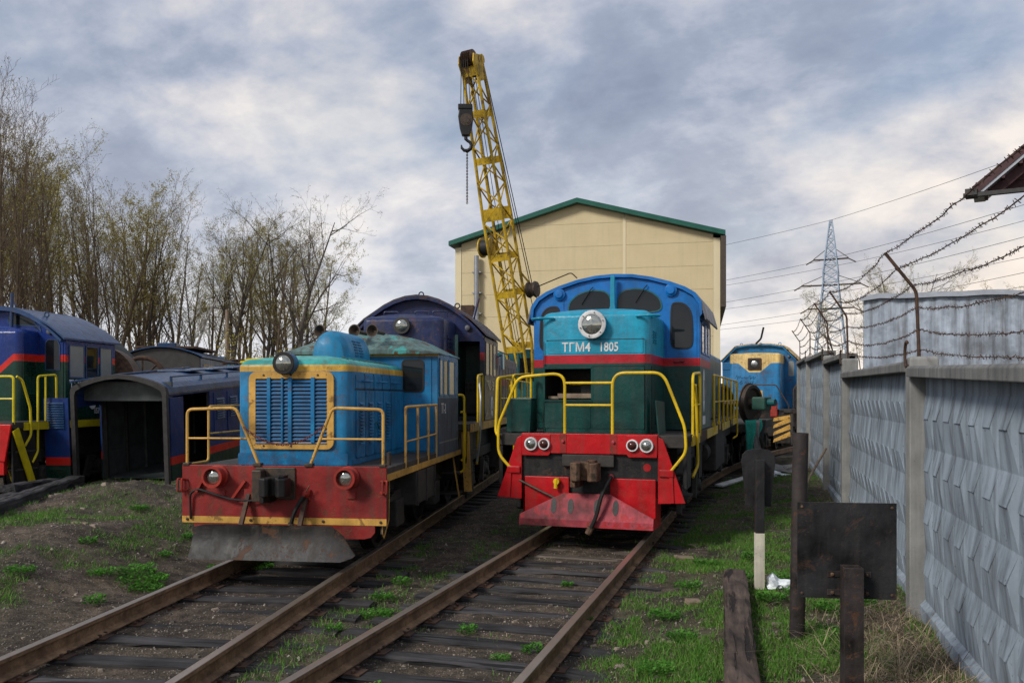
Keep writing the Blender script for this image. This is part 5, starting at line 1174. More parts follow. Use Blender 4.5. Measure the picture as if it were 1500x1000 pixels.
# crane house on its wagon
Rz = Matrix.Rotation(LY, 3, 'Z')
def cbox(name, mat, c, size, bev=.04): return MB().obox(Rz @ Vector(c), size, Rz).build(name, mat, cr, False, bev)
cbox('machinery_house', M['teal'], (.1, 2.0, 2.6), (2.5, 3.6, 2.0)); cbox('operator_cab', M['teal'], (.95, .0, 2.6), (1.0, 1.3, 2.1)); cbox('turntable', M['under'], (.1, 1.2, 1.45), (2.2, 2.2, .3)); cbox('wagon_frame', M['under'], (0, 1.0, 1.05), (2.7, 8.0, .45))
cbox('cab_window', M['glass'], (.95, -.655, 2.95), (.8, .02, .8), .01)
for y in (-1.8, -.4, 2.4, 3.8):
    for s in (-1, 1): MB().lathe(Rz @ Vector((s*.73, y, .46)), Rz @ Vector((s, 0, 0)), [(.48, -.08), (.46, -.04), (.45, .05), (.3, .0), (.1, .04), (.01, .04)], 22).build('wheel', M['grease'], cr, True)

# ------------------------------------------------------------------ loose engine hood shell on the left
SH = thing('hood_shell', 'open blue engine hood shell lying on the ground left of the shunter', 'hood shell', (-12.34, 13.97, .24), 0, None, (R_(3.6), 0, .19))
w_, L_, he, ha = .98, 9.0, 1.98, 2.20
arc = [(-w_, 0), (-w_, he-.12), (-w_+.03, he-.03), (-w_+.14, he+.03)] + [(x, z) for x, z in arcpts(w_-.2, he+.06, ha, 10, 1.8)] + [(w_-.14, he+.03), (w_-.03, he-.03), (w_, he-.12), (w_, 0)]
arci = [(x*.955, z-.045 if z > .5 else z) for x, z in arc]
def shellpart(name, mat, pts, pin, y0, y1, parent=SH): 
    m = MB(); n = len(pts); V = [(x, y0, z) for x, z in pts]+[(x, y1, z) for x, z in pts]+[(x, y0, z) for x, z in pin]+[(x, y1, z) for x, z in pin]; F = []
    for i in range(n-1): F += [(i, i+1, n+i+1, n+i), (2*n+i, 3*n+i, 3*n+i+1, 2*n+i+1), (i, 2*n+i, 2*n+i+1, i+1), (n+i, n+i+1, 3*n+i+1, 3*n+i)]
    F += [(0, n, 3*n, 2*n), (n-1, 3*n-1, 4*n-1, 2*n-1)]; m.add(V, F); return m.build(name, mat, parent, True)
shellpart('front_frame', M['s_edge'], [(x*1.02, z*1.012) for x, z in arc], [(x*.935, z-.06 if z > .5 else z) for x, z in arc], -.05, .05)
shellpart('roof', M['s_roof'], arc[1:-1], arci[1:-1], .06, L_)
MB().box(-w_+.033, -w_+.037, .90, L_, 0, he-.12).build('liner', M['s_in'], SH); MB().box(w_-.039, w_-.034, 1.85, L_, 0, he-.12).build('liner', M['s_in'], SH)
plate('left_wall', M['s_out'], SH, 'L', [(.90, 0), (L_, 0), (L_, he-.12), (.06, he-.12), (.06, he-.42), (.90, he-.42)], -w_+.03, .03)
plate('right_wall', M['s_out'], SH, 'S', [(1.85, 0), (L_, 0), (L_, he-.12), (.06, he-.12), (.06, he-.20), (1.85, he-.20)], w_-.03, .03)
MB().box(-w_+.02, w_-.02, L_-.05, L_, 0, he+.1).build('end_wall', M['s_in'], SH)
for k in range(10):
    y = 1.0+k*.78
    for z0, z1 in ((.06, .55), (.60, 1.42), (1.48, 1.86)):
        plate('inner_panel', M['s_in'], SH, 'S', rrect(y+.05, y+.72, z0, z1, .02, 2), -w_+.037, .022, base=0)
    MB().box(-w_+.034, -w_+.10, y-.03, y+.03, 0, he-.1).build('rib', M['s_edge'] if k < 2 else M['s_in'], SH); MB().box(w_-.10, w_-.034, y+.9, y+.96, 0, he-.1).build('rib', M['s_in'], SH)
MB().box(-w_+.05, w_-.05, .3, .36, he-.30, he+.08).build('cross_beam', M['s_in'], SH)
m = MB(); m.box(-w_+.04, w_-.04, 1.0, L_-.06, .0, .012); m.build('floor_grime', M['s_in'], SH)
dr = plate('open_door', M['s_out'], SH, 'F', rrect(-1.56, -1.04, .10, 1.76, .015, 2), -.03, .03)
louvres(dr, 'F', -.06, -1.49, -1.13, 1.15, 1.68, 11, M['s_roof']); louvres(dr, 'F', -.06, -1.49, -1.11, .12, .36, 6, M['q_body'])
MB().box(w_-.01, w_+.03, .08, .62, .1, 1.75).build('open_door', M['s_out'], SH, False, .008)
for k in range(10):
    y = 2.0+k*.68; dd = plate('side_door', M['s_out'], SH, 'S', rrect(y+.03, y+.63, .78, he-.24, .02, 2), w_, .012); louvres(dd, 'S', w_+.012, y+.14, y+.52, 1.15, 1.62, 9, M['s_roof'])
for zz, y0, y1 in ((he+.13, .6, L_-.2), (he+.13, .0, 0)):
    if y1 > y0:
        MB().tube([(w_-.22, y0, zz+.04), (w_-.22, y1, zz+.04)], .018, 6).build('roof_rail', M['s_roof'], SH, True)
        for k in range(7): MB().box(w_-.24, w_-.20, y0+k*1.3, y0+k*1.3+.04, zz-.14, zz+.04).build('rail_post', M['s_roof'], SH)
MB().tube([(-w_+.1, -.2, he+.10), (-w_+.3, 1.2, he+.2), (-.3, 3.5, ha+.05)], .022, 6).build('loose_rail', M['s_roof'], SH, True)
MB().box(w_-.0, w_+.025, .06, L_, he-.16, he-.12).build('drip_edge', M['m_roof'], SH)
for k in range(6): MB().box(-.4, .4, 2.2+k*1.1, 2.9+k*1.1, ha+.0, ha+.035).build('roof_hatch', M['s_roof'], SH, False, .012)
rp = thing('yellow_rope', 'coil of yellow rope lying on the blue shell roof', 'rope', (-13.20, 19.8, 2.88), .2)
rr = random.Random(2); pts = [(rr.uniform(-.5, .5), rr.uniform(-.3, .3), rr.uniform(.02, .16)) for _ in range(26)]; MB().tube(rnd(pts, .2, 3), .028, 6).build('coil', M['q_yel'], rp, True)
pts = [(-.9+.15*k, .3*math.sin(k*.7), .02+.03*abs(math.sin(k))) for k in range(13)]; MB().tube(pts, .03, 6).build('rusty_cable', M['rust'], rp, True)

# ------------------------------------------------------------------ things behind, between the left locomotives and the trees
ql = lambda u, v, z: (Q.location.x+u*math.cos(LY)-v*math.sin(LY), Q.location.y+u*math.sin(LY)+v*math.cos(LY), z)
rg = thing('steel_ring', 'rusty steel pipe ring standing on the stripped deck behind the cab', 'pipe', ql(.75, 1.95+.35, 1.54), R_(28))
MB().lathe((0, 0, .86), (0, 1, 0), [(.70, -.35), (.76, -.35), (.76, .35), (.70, .35)], 36).build('ring_wall', M['coupr'], rg, True)
for s in (-1, 1): MB().box(s*.4-.08, s*.4+.08, -.3, .3, 0, .20).build('chock', M['charred'], rg)
tr = thing('tarpaulin_cover', 'grey green tarpaulin pulled over the bare engine of the blue green locomotive', 'tarpaulin', ql(-.25, 2.55, 1.54), LY)
rings = []
for y, k in ((0, .55), (.12, .95), (.5, 1.0), (.9, .97), (1.25, 1.0), (1.5, .9), (1.62, .45)):
    rings.append([(x*(1+.03*math.sin(y*3+x*4)), y, z*(k if z > .5 else 1)+.02*math.sin(y*2.3+x*5)) for x, z in ((-1.15, 0), (-1.1, .9), (-.8, 1.6), (-.45, 1.92), (.45, 1.90), (.85, 1.45), (1.1, .8), (1.15, 0))])
MB().loft(rings).build('cloth', M['tarp'], tr, True)
wl = thing('spoked_wheel', 'rusty spoked wheel propped against the tarpaulin cover', 'wheel', ql(1.2, 3.2, 1.54), R_(25))
MB().box(-.35, .35, -.12, .2, 0, .42).build('stand', M['s_roof'], wl, False, .02)
MB().tube([(.50*math.cos(a), -.05, .92+.50*math.sin(a)) for a in [2*math.pi*k/28 for k in range(29)]], .055, 8).build('rim', M['rust'], wl, True)
for k in range(8): MB().tube([(0, -.05, .92), (.5*math.cos(k*.785), -.05, .92+.5*math.sin(k*.785))], .025, 6).build('spoke', M['rust'], wl, True)
def backcab(name, label, loc, yaw, mf, ms, hw, zt, ln):
    o = thing(name, label, 'locomotive', loc, yaw)
    MB().prism([(-hw, .9), (hw, .9), (hw, zt-.35)] + [(x, z) for x, z in reversed(arcpts(hw, zt-.33, zt, 10))], 'y', 0, .06).build('cab_end', mf, o, False, .02)
    MB().prism([(-hw, .9), (hw, .9), (hw, zt-.35)] + [(x, z) for x, z in reversed(arcpts(hw, zt-.33, zt, 10))], 'y', .06, ln).build('cab', ms, o, False, .02)
    roofsheet(o, ms, arcpts(hw+.03, zt-.32, zt+.02, 12), -.1, ln+.05, .04); window(o, 'S', rrect(.5, ln-.6, zt-1.0, zt-.55, .05, 3), hw, M['k_yel'], M['glass'], .04, .02)
    MB().box(-hw*.3, hw*.2, .8, 1.3, zt, zt+.22).build('roof_box', ms, o, False, .03); MB().box(-hw*.8, hw*.8, .5, ln-.5, zt+.02, zt+.09).build('roof_walk', M['rust'], o)
    MB().lathe((hw*.55, -.0, zt-.75), (0, -1, 0), [(.09, 0), (.09, .05), (.001, .055)], 14).build('marker_lamp', M['k_yel'], o, True); MB().box(-hw, hw, -.8, ln+1.5, .5, .9).build('frame', M['under'], o)
    for y in (.3, 2.4):
        for s in (-1, 1): wheel(o, s*.73, y, .45)
    return o
backcab('cab_unit', 'dark grey ended cab with purple blue side before the trees', (-19.9, 24.4, 0), .42, M['greydk'], M['s_roof'], 1.25, 3.68, 4.5)
b2 = backcab('cab_unit', 'bright blue cab top showing behind the shell roof', (-23.9, 32.6, 0), .3, M['m_rear'], M['b_cab'], 1.45, 3.62, 4.0)
for s in (-1, 1): window(b2, 'F', chaikin([(s*.35, 3.0), (s*1.1, 3.0), (s*1.15, 3.2), (s*.9, 3.34), (s*.4, 3.36)], 1), 0, M['teal'], M['glass'], .03, .02)
# flat wagon with wheelset and rags behind the green locomotive
FW = thing('flat_wagon', 'low grimy flat wagon coupled behind the green and blue locomotive', 'wagon', (-1.92, 24.9, 0), -.10)
MB().box(-1.35, 1.35, .05, 6.2, 1.0, 1.25).build('wagon_deck', M['deck'], FW, False, .02); MB().box(1.35, 1.37, .1, 3.0, 1.02, 1.18).build('sill', M['k_yel'], FW); bogie(FW, 1.6, 1.6, 2); bogie(FW, 4.9, 1.4, 2)
WS = thing('wheelset', 'loose locomotive wheelset with green gearbox on the flat wagon', 'wheelset', (-.95, 25.9, 1.25), R_(-28))
for x in (-.5, .45): MB().lathe((x, 0, .56), (1, 0, 0), [(.60, -.08), (.60, -.05), (.55, -.04), (.545, .07), (.46, .075), (.42, .0), (.18, -.02), (.14, .08), (.01, .08)], 30).build('wheel', M['coup'], WS, True)
MB().cyl((-.6, 0, .56), (.9, 0, .56), .09).build('axle', M['coup'], WS, True); MB().box(.56, .98, -.22, .22, .38, .76).build('gearbox', paint('greasy green paint', (.03,.11,.085), .5, .5, .2), WS, False, .05); MB().cyl((.9, 0, .60), (1.2, 0, .60), .10).build('shaft', M['teal'], WS, True)
def rag(name, label, mat, loc, w, h, seed, yaw):
    rr = random.Random(seed); m = MB(); nx, nz = 8, 12; v = []
    for j in range(nz+1):
        t = j/nz
        for i in range(nx+1):
            s = i/nx-.5; wv = w*(1-.55*t+.15*math.sin(t*5+seed)); v.append((s*wv+.08*math.sin(t*4+seed), .05*math.sin(s*14+t*3+seed)-.06-.05*t, -h*t*(1+.18*math.sin(i*2.1+seed)) + (.06 if j == 0 else 0)))
    m.add(v, [(j*(nx+1)+i, j*(nx+1)+i+1, (j+1)*(nx+1)+i+1, (j+1)*(nx+1)+i) for j in range(nz) for i in range(nx)])
    o = m.build(name, mat, None, True); o.location = loc; o.rotation_euler = (0, 0, yaw); sm = o.modifiers.new('t', 'SOLIDIFY'); sm.thickness = .01
    return tag(o, label, 'rag')
rag('rag', 'teal green rag hanging off the flat wagon', M['cloth'], (-.62, 24.82, 1.30), .42, .95, 1, .9); rag('rag', 'grey rag hanging beside the teal rag', M['cloth2'], (-.46, 25.15, 1.28), .40, 1.25, 4, .8)
rag('rag', 'short teal rag over the wagon edge', M['cloth'], (-.44, 25.5, 1.30), .34, .5, 7, .9); rag('rag', 'long dark grey rag trailing to the rail', M['greydk'], (-.36, 25.9, 1.28), .36, 1.15, 9, .8)

# ------------------------------------------------------------------ signs, posts, timber, litter on the right bank
gzz = lambda x, y: float(gz(np.array([x]), np.array([y]))[0])
def ground_at(x, y): return gzz(x, y)
x, y = -.12, 9.25; ps = thing('paddle_sign', 'black paddle shaped rail sign on a black and white post', 'sign', (x, y, ground_at(x, y)-.05), R_(12))
z0 = -.05; H0 = lambda z: z-ground_at(x, y)+.05
sh = [(-.13, .0), (.13, .0), (.155, .28), (.175, .46), (.165, .54), (.12, .585), (.04, .60), (-.04, .60), (-.12, .585), (-.165, .54), (-.175, .46), (-.155, .28)]
MB().prism([(a, b+.93) for a, b in sh], 'y', .05, .06).build('board', M['sign'], ps, False, .003)
MB().box(-.045, .045, -.045, .045, .0, .08).build('post_foot', M['black_p'], ps); MB().box(-.045, .045, -.045, .045, .08, .66).build('white_band', paint('dirty white paint', (.62,.58,.48), .6, .35, .25), ps); MB().box(-.045, .045, -.045, .045, .66, 1.42).build('post', M['sign'], ps, False, .004)
x, y = .20, 7.4; pp = MB(); pp.lathe((0, 0, 0), (0, 0, 1), [(.062, -.2), (.062, 1.72), (.054, 1.72), (.052, 1.60)], 20); po = pp.build('pipe_post', M['signpipe'], None, True); po.location = (x, y, ground_at(x, y)); po.rotation_euler = (R_(.5), R_(1.0), 0); tag(po, 'tall rusty steel pipe post beside the square sign board', 'post')
x, y = .50, 5.95; bs = thing('sign_board', 'dark square steel sign board seen from behind on a box section post', 'sign', (x, y, ground_at(x, y)-.1), R_(10)); gb = -(ground_at(x, y)-.1)
MB().box(-.33, .30, .065, .072, gb+.70, gb+1.33).build('board', M['sign'], bs, False, .002); 
m = MB(); m.loft([[(a*k, b*k, z) for a, b in ((-.06, -.06), (.06, -.06), (.06, .06), (-.06, .06))] for z, k in ((-.2, 1), (gb+.92, 1), (gb+.925, .96), (gb+.925, .88), (gb+.86, .86))]); m.build('post', M['signpipe'], bs, False, .004)

for dz in (.74, .86):
    MB().box(-.14, .14, .058, .066, gb+dz-.02, gb+dz+.02).build('clamp_bar', M['signpipe'], bs, False, .003)
    for dx in (-.11, .11): MB().lathe((dx, .058, gb+dz), (0, -1, 0), [(.012, 0), (.012, .010), (.006, .012), (.005, .022), (.001, .022)], 6).build('bolt', M['coupr'], bs)
for dx in (-.30, .27):
    for dz in (.73, 1.30): MB().lathe((dx, .065, gb+dz), (0, -1, 0), [(.010, 0), (.009, .006), (.001, .008)], 8).build('bolt', M['coupr'], bs)
def beam(name, label, mat, p0, p1, w, h, seed, grp=None, cat='timber', lift=0):
    rr = random.Random(seed); a = Vector((p0[0], p0[1], ground_at(*p0)+h*.45+lift)); b = Vector((p1[0], p1[1], ground_at(*p1)+h*.45+lift)); d = b-a; L = d.length; n = max(6, int(L/.2)); m = MB(); rings = []
    for i in range(n+1):
        y = L*i/n; j = lambda s: rr.uniform(-s, s); rings.append([(-w/2+j(.008), y, -h/2), (w/2+j(.008), y, -h/2), (w/2+j(.01), y, h/2-.02+j(.008)), (w/2-.03+j(.015), y, h/2+j(.010)), (0+j(.03), y, h/2+j(.014)), (-w/2+.03+j(.015), y, h/2+j(.010)), (-w/2+j(.01), y, h/2-.02+j(.008))])
    m.loft(rings); o = m.build(name, mat); o.location = a; o.rotation_euler = (math.asin(d.z/L), 0, math.atan2(-d.x, d.y)); return tag(o, label, cat, grp)
beam('timber_beam', 'brown weathered timber beam lying on the grass by the paddle sign', M['timber'], (-.14, 5.0), (-.38, 9.55), .23, .20, 3)
q0, q1 = Vector((-11.0, 9.6)), Vector((-12.75, 13.25)); sd2 = Vector(((q1-q0).y, -(q1-q0).x)).normalized()
for k, (o_, l_) in enumerate(((.0, 'charred sleeper of the pile, outer one on the trackside edge'), (-.28, 'charred sleeper of the pile, second from the trackside edge'), (-.56, 'charred sleeper of the pile, third from the trackside edge'), (-.84, 'charred sleeper of the pile, farthest from the track'))):
    a = q0+sd2*o_; b = q1+sd2*o_; beam('old_sleeper', l_, M['charred'], tuple(a), tuple(b), .26, .20, 20+k, 'charred sleepers in the pile', 'sleeper')
a = q0+sd2*-.3; b = q1+sd2*-.42; beam('old_sleeper', 'charred sleeper laid on top of the pile', M['charred'], tuple(a.lerp(b, .45)), tuple(b), .24, .12, 40, 'charred sleepers in the pile', 'sleeper', .17)
yp = MB().lathe((0, 0, 0), (.75, .6, .25), [(.085, -1.6), (.085, 0), (.072, 0), (.07, -.2)], 18).build('yellow_pipe', M['q_yel'], None, True); yp.location = (-11.20, 10.05, .42); tag(yp, 'short yellow pipe lying on the charred sleeper pile', 'pipe')
def crumple(name, label, mat, loc, r, seed, cat, flat=.5):
    rr = random.Random(seed); bm = bmesh.new(); bmesh.ops.create_icosphere(bm, subdivisions=3, radius=r)
    for v in bm.verts:
        k = 1+.35*math.sin(v.co.x*40/r*.12+seed)+.3*rr.uniform(-1, 1)*.6; v.co = Vector((v.co.x*k*1.2, v.co.y*k, max(-.02, v.co.z*k*flat)))
    me = bpy.data.meshes.new(name); bm.to_mesh(me); bm.free(); me.materials.append(mat); o = bpy.data.objects.new(name, me); C.objects.link(o); o.location = (loc[0], loc[1], ground_at(*loc)+.03); return tag(o, label, cat)
crumple('plastic_bag', 'crumpled white plastic bag at the foot of the paddle sign', M['plastic'], (.05, 9.35), .11, 3, 'bag', .8)
crumple('litter_heap', 'heap of dark and white litter by the fence corner', M['cloth2'], (.35, 24.6), .5, 5, 'litter', .35); crumple('plastic_bag', 'pale torn plastic sheet on the litter near the fence', M['plastic'], (.1, 23.2), .3, 8, 'bag', .3)
def brick(label, mat, x, y, s, yaw, tilt=.1):
    o = MB().box(-s[0]/2, s[0]/2, -s[1]/2, s[1]/2, 0, s[2]).build('wood_offcut', mat, None, False, .008); o.location = (x, y, ground_at(x, y)-.01); o.rotation_euler = (tilt, tilt*.6, yaw); return tag(o, label, 'offcut')
brick('small grey wooden block lying in the grass', M['wood'], -.78, 9.1, (.16, .12, .05), .5); brick('flat pale wood chip near the right rail', M['wood'], -1.05, 13.0, (.30, .16, .03), 1.0); brick('yellowish broken board beside the right rail', M['wood'], -1.15, 11.9, (.26, .12, .03), .3)
brick('reddish rusty plate near the charred sleepers', M['rust'], -9.9, 9.2, (.34, .14, .02), .6); brick('orange brown board on the left bank grass', M['wood'], -9.35, 9.75, (.24, .09, .02), .2)
o = MB().box(-.10, .10, -1.5, 1.5, 0, .05).build('white_strip', M['m_white'], None, False, .01); o.location = (-.85, 22.6, ground_at(-.85, 22.6)+.02); o.rotation_euler = (0, .1, -.25); tag(o, 'long white plastic strip beside the track', 'strip')
o = MB().tube([(0, 0, 0), (.28, .9, .55), (.62, 1.9, 1.02)], .025, 8).build('leaning_pole', M['wood'], None, True); o.location = (.42, 16.2, ground_at(.42, 16.2)); tag(o, 'thin pole leaning against the concrete fence', 'pole')
# ------------------------------------------------------------------ trees
def gen_tree(seed, h, style, bark, leaf, nleaf, leafsize=.07):
    rr = random.Random(seed); T_ = MB(); Bm = MB(); tips = []
    def branch(p, d, L, r, lev, mb):
        n = 6 if lev < 2 else (4 if lev == 2 else 3); pts = [p.copy()]; rs = [r]; q = p.copy(); dd = d.copy(); wob = (style.get('w0', .05), .15, .22, .28, .3)[lev]
        for i in range(n):
            dd = (dd + Vector((rr.gauss(0, 1), rr.gauss(0, 1), rr.gauss(0, .6)))*wob + Vector((0, 0, style['up'][min(lev, 3)]))).normalized()
            q = q + dd*(L/n); pts.append(q.copy()); rs.append(max(r*(1-(i+1)/n*.88), .0045))
        mb.tube(pts, rs, 7 if lev == 0 else (5 if lev == 1 else 3), False)
        if lev >= style['depth']-1: tips.extend(pts[1:])
        if lev >= style['depth']: return
        nc = style['kids'][lev]
        for k in range(nc):
            t = style['t0'][lev]+(1-style['t0'][lev])*(k+rr.random())/nc; i = min(int(t*n), n-1); f = t*n-i; b = pts[i].lerp(pts[i+1], f); ax = (pts[i+1]-pts[i]).normalized()
            o = ax.orthogonal().normalized(); o.rotate(Matrix.Rotation(rr.uniform(0, 2*math.pi), 3, ax)); ang = R_(style['ang'][lev]+rr.uniform(-12, 12)); nd = (ax*math.cos(ang)+o*math.sin(ang)).normalized()
            branch(b, nd, L*style['len'][lev]*rr.uniform(.6, 1.15)*(1.15-.55*t), max(rs[i]*style['rad'][lev], .005), lev+1, T_ if lev < 1 else Bm)
    for s in range(style['stems']):
        a = 2*math.pi*(s+rr.random()*.5)/max(style['stems'], 1); sp = style['spread'] if style['stems'] > 1 else .03
        branch(Vector((math.cos(a)*.15*(style['stems'] > 1), math.sin(a)*.15*(style['stems'] > 1), -.3)), Vector((math.cos(a)*sp, math.sin(a)*sp, 1)).normalized(), h*(1 if s == 0 else rr.uniform(.7, .98)), h*style['r'], 0, T_)
    root = bpy.data.objects.new('tree', None); C.objects.link(root)
    T_.build('trunk', bark, root, True); Bm.build('branches', M['bark2'] if bark is M['bark2'] else M['bark'], root)
    if nleaf:
        V = []; F = []
        for k in range(nleaf):
            p = rr.choice(tips)+Vector((rr.gauss(0, .09), rr.gauss(0, .09), rr.gauss(0, .09))); s = leafsize*rr.uniform(.6, 1.3); a = Vector((rr.gauss(0, 1), rr.gauss(0, 1), rr.gauss(0, 1))).normalized(); b = a.orthogonal().normalized(); i = len(V)
            V += [p-a*s*.6, p+b*s*.35, p+a*s*.6, p-b*s*.35]; F.append((i, i+1, i+2, i+3))
        o = npmesh('leaves', [tuple(v) for v in V], F, leaf); o.parent = root
    return root
SL = dict(stems=1, spread=.1, up=(.05, .10, .08, .05), depth=3, kids=(18, 6, 4), t0=(.40, .2, .15), ang=(40, 40, 42), len=(.30, .48, .5), rad=(.36, .5, .5), r=.0125)
SP = dict(w0=.13, stems=2, spread=.22, up=(.04, .06, .03, .02), depth=4, kids=(11, 6, 4, 3), t0=(.34, .2, .2, .2), ang=(48, 46, 44, 42), len=(.46, .55, .55, .5), rad=(.55, .55, .55, .5), r=.015)
MS = dict(stems=5, spread=.15, up=(.10, .14, .10, .05), depth=3, kids=(13, 7, 4), t0=(.25, .2, .15), ang=(30, 32, 36), len=(.38, .5, .5), rad=(.45, .5, .5), r=.0075)
BU = dict(stems=9, spread=.45, up=(.06, .10, .06, .03), depth=3, kids=(8, 5, 3), t0=(.15, .2, .15), ang=(35, 38, 40), len=(.5, .5, .5), rad=(.5, .5, .5), r=.007)
protos = {'slim': [gen_tree(1, 14, SL, M['bark'], M['bud'], 4300), gen_tree(2, 14, SL, M['bark'], M['bud'], 2600), gen_tree(3, 14, dict(SL, kids=(17, 7, 5), up=(.03, .14, .1, .05)), M['bark2'], M['bud2'], 1200)],
          'spread': [gen_tree(4, 14, SP, M['bark2'], M['bud2'], 6000), gen_tree(5, 14, dict(SP, stems=1, r=.018), M['bark2'], M['bud'], 300)],
          'multi': [gen_tree(6, 14, MS, M['bark'], M['bud'], 500), gen_tree(7, 14, MS, M['bark'], M['bud'], 3000)],
          'bush': [gen_tree(8, 4, BU, M['bark'], M['bud'], 2600, .06), gen_tree(9, 4, BU, M['bark2'], M['bud2'], 1800, .06)],
          'birch': [gen_tree(10, 14, dict(SL, kids=(16, 6, 4)), M['birch'], M['bud2'], 1800)]}
TL = {'slim': (['slim upright tree thick with olive young leaves in the tree belt', 'slim upright tree thinly set with olive young leaves in the belt', 'slim dark barked tree with nearly bare twigs in the belt'], 'slim trees of the belt'), 'spread': ('dark trunked spreading tree at the open end of the tree belt', 'spreading trees at the belt end'),
      'multi': ('many stemmed tree with upswept bare branches beyond the blue green locomotive', 'many stemmed trees'), 'bush': (['tangled olive leaved bush at the foot of the tree belt', 'dark twigged bush with yellow green leaves under the trees'], 'bushes under the trees'), 'birch': ('white barked birch standing among the darker trees', 'birches in the belt')}
def put_tree(kind, bearing, zc, h, seed, label=None, group=None):
    rr = random.Random(seed); src = protos[kind][seed % len(protos[kind])]; c = copy_tree(src)
    xc = (bearing-750)/1250*zc; c.location = (xc*math.cos(YAW)-zc*math.sin(YAW), xc*math.sin(YAW)+zc*math.cos(YAW), -.1); c.rotation_euler = (rr.uniform(-.04, .04), rr.uniform(-.04, .04), rr.uniform(0, 6.28)); s = h/(14 if kind != 'bush' else 4); w = s*rr.uniform(.85, 1.1)*(.8 if kind == 'spread' else 1); c.scale = (w, w, s)
    c.name = {'bush': 'bush', 'birch': 'birch_tree'}.get(kind, 'tree'); tag(c, label or (TL[kind][0][seed % len(protos[kind])] if isinstance(TL[kind][0], list) else TL[kind][0]), 'bush' if kind == 'bush' else 'tree', group or TL[kind][1]); return c
env = lambda px: float(np.interp(px, [-60, 0, 70, 110, 150, 200, 250, 300, 340, 400, 440, 490, 520, 545], [170, 150, 190, 240, 250, 255, 285, 295, 275, 290, 270, 300, 380, 440]))
rr = random.Random(11); k = 0
for px in list(range(-55, 455, 18)):
    for row in range(2):
        p = px+rr.uniform(-9, 9)+row*8; zc = rr.uniform(42, 52) if row == 0 else rr.uniform(54, 70); yt = env(p)+abs(rr.gauss(0, 26))+row*14
        h = max(5, 2.1+(580-yt)*zc/1250); put_tree('slim' if rr.random() < .9 else 'birch', p, zc, h*.88, k); k += 1
for p, zc, yt, sd_ in ((350, 46, 290, 1), (405, 47, 300, 0), (447, 42, 270, 1), (385, 50, 320, 3), (470, 50, 420, 5)): put_tree('spread', p, zc, 2.1+(580-yt)*zc/1250, sd_)
for p, zc, yt, sd_ in ((0, 38, 175, 0), (-45, 40, 180, 2), (45, 42, 230, 4), (150, 46, 285, 1), (215, 50, 300, 3)): put_tree('multi', p, zc, (2.1+(580-yt)*zc/1250)*1.05, sd_)
for i in range(20): put_tree('bush', -30+i*26+rr.uniform(-10, 10), rr.uniform(37, 46), rr.uniform(2.8, 5.0), i)
for p, zc, yt, sd_ in ((1245, 66, 405, 0), (1290, 58, 375, 2), (1335, 60, 372, 4), (1385, 62, 395, 6), (1497, 60, 385, 8)):
    put_tree('spread', p, zc, 2.1+(580-yt)*zc/1250, sd_, 'tree with fine young leaves behind the grey corrugated shed', 'trees behind the corrugated shed')
for L in protos.values():
    for r in L:
        for ch in list(r.children): bpy.data.objects.remove(ch)
        bpy.data.objects.remove(r)
up_ = MB().lathe((0, 0, 0), (0, 0, 1), [(.11, -.3), (.085, 6.2), (.001, 6.22)], 12).build('utility_pole', M['wood'], None, True); up_.location = (-25.2, 35.5, 0); tag(up_, 'grey utility pole standing before the tree belt', 'pole')

# ------------------------------------------------------------------ grass, straw, weeds, stones
rs = np.random.RandomState(5)
def scatter(n, x0, x1, y0, y1, dens):
    x = rs.uniform(x0, x1, n); y = y0+(y1-y0)*rs.rand(n)**1.5; m = dens(x, y); keep = rs.rand(n) < m; return x[keep], y[keep]
def visible(x, y): 
    zc = -x*math.sin(YAW)+y*math.cos(YAW); xc = x*math.cos(YAW)+y*math.sin(YAW); px = 750+1250*xc/np.maximum(zc, .1); return (px > -350)*(px < 1850)*(zc > 3.5)
def blades(name, x, y, hmin, hmax, wd, mat, lean=.5, lie=False):
    n = len(x); z = gz(x, y)-.01; h = rs.uniform(hmin, hmax, n)*(.55+.9*fbm(x, y, 1.7, 3)); a = rs.uniform(0, 2*np.pi, n); b = rs.uniform(0, 2*np.pi, n); ln = rs.uniform(.1, lean, n)
    dx, dy = np.cos(a)*wd, np.sin(a)*wd; tx, ty = np.cos(b)*ln*h, np.sin(b)*ln*h
    if lie: tz = rs.uniform(-.02, .35, n)*h; mz = tz*.7+.12*h
    else: tz = h; mz = h*.6
    V = np.zeros((n, 5, 3)); V[:, 0] = np.stack([x-dx, y-dy, z], 1); V[:, 1] = np.stack([x+dx, y+dy, z], 1); V[:, 2] = np.stack([x+dx*.8+tx*.4, y+dy*.8+ty*.4, z+mz], 1); V[:, 3] = np.stack([x-dx*.8+tx*.4, y-dy*.8+ty*.4, z+mz], 1); V[:, 4] = np.stack([x+tx, y+ty, z+tz], 1)
    i = np.arange(n)[:, None]*5; F = np.concatenate([i+np.array([[0, 1, 2]]), i+np.array([[0, 2, 3]]), i+np.array([[3, 2, 4]])], 0)
    return npmesh(name, V.reshape(-1, 3), F, mat)
x, y = scatter(1900000, -16, 1.4, 4.2, 24, lambda x, y: visible(x, y)*np.clip(grassmask(x, y), 0, 1)**1.5*(.45+.5*(x > -1.3))*np.where(y > 14, .5, 1))
pt = .5*fbm(x+3, y+8, 3.2, 3)+.5*fbm(x+30, y+8, 1.2, 3); kp = rs.rand(len(x)) < sst(.41, .54, pt)*.95+.04; x, y = x[kp], y[kp]
dv = rs.rand(len(x)) < .30
o = stuff(blades('grass', x[~dv], y[~dv], .025, .085, .0035, M['grass'], .9)); tag(o, 'short green grass on the banks and between the tracks', 'grass')
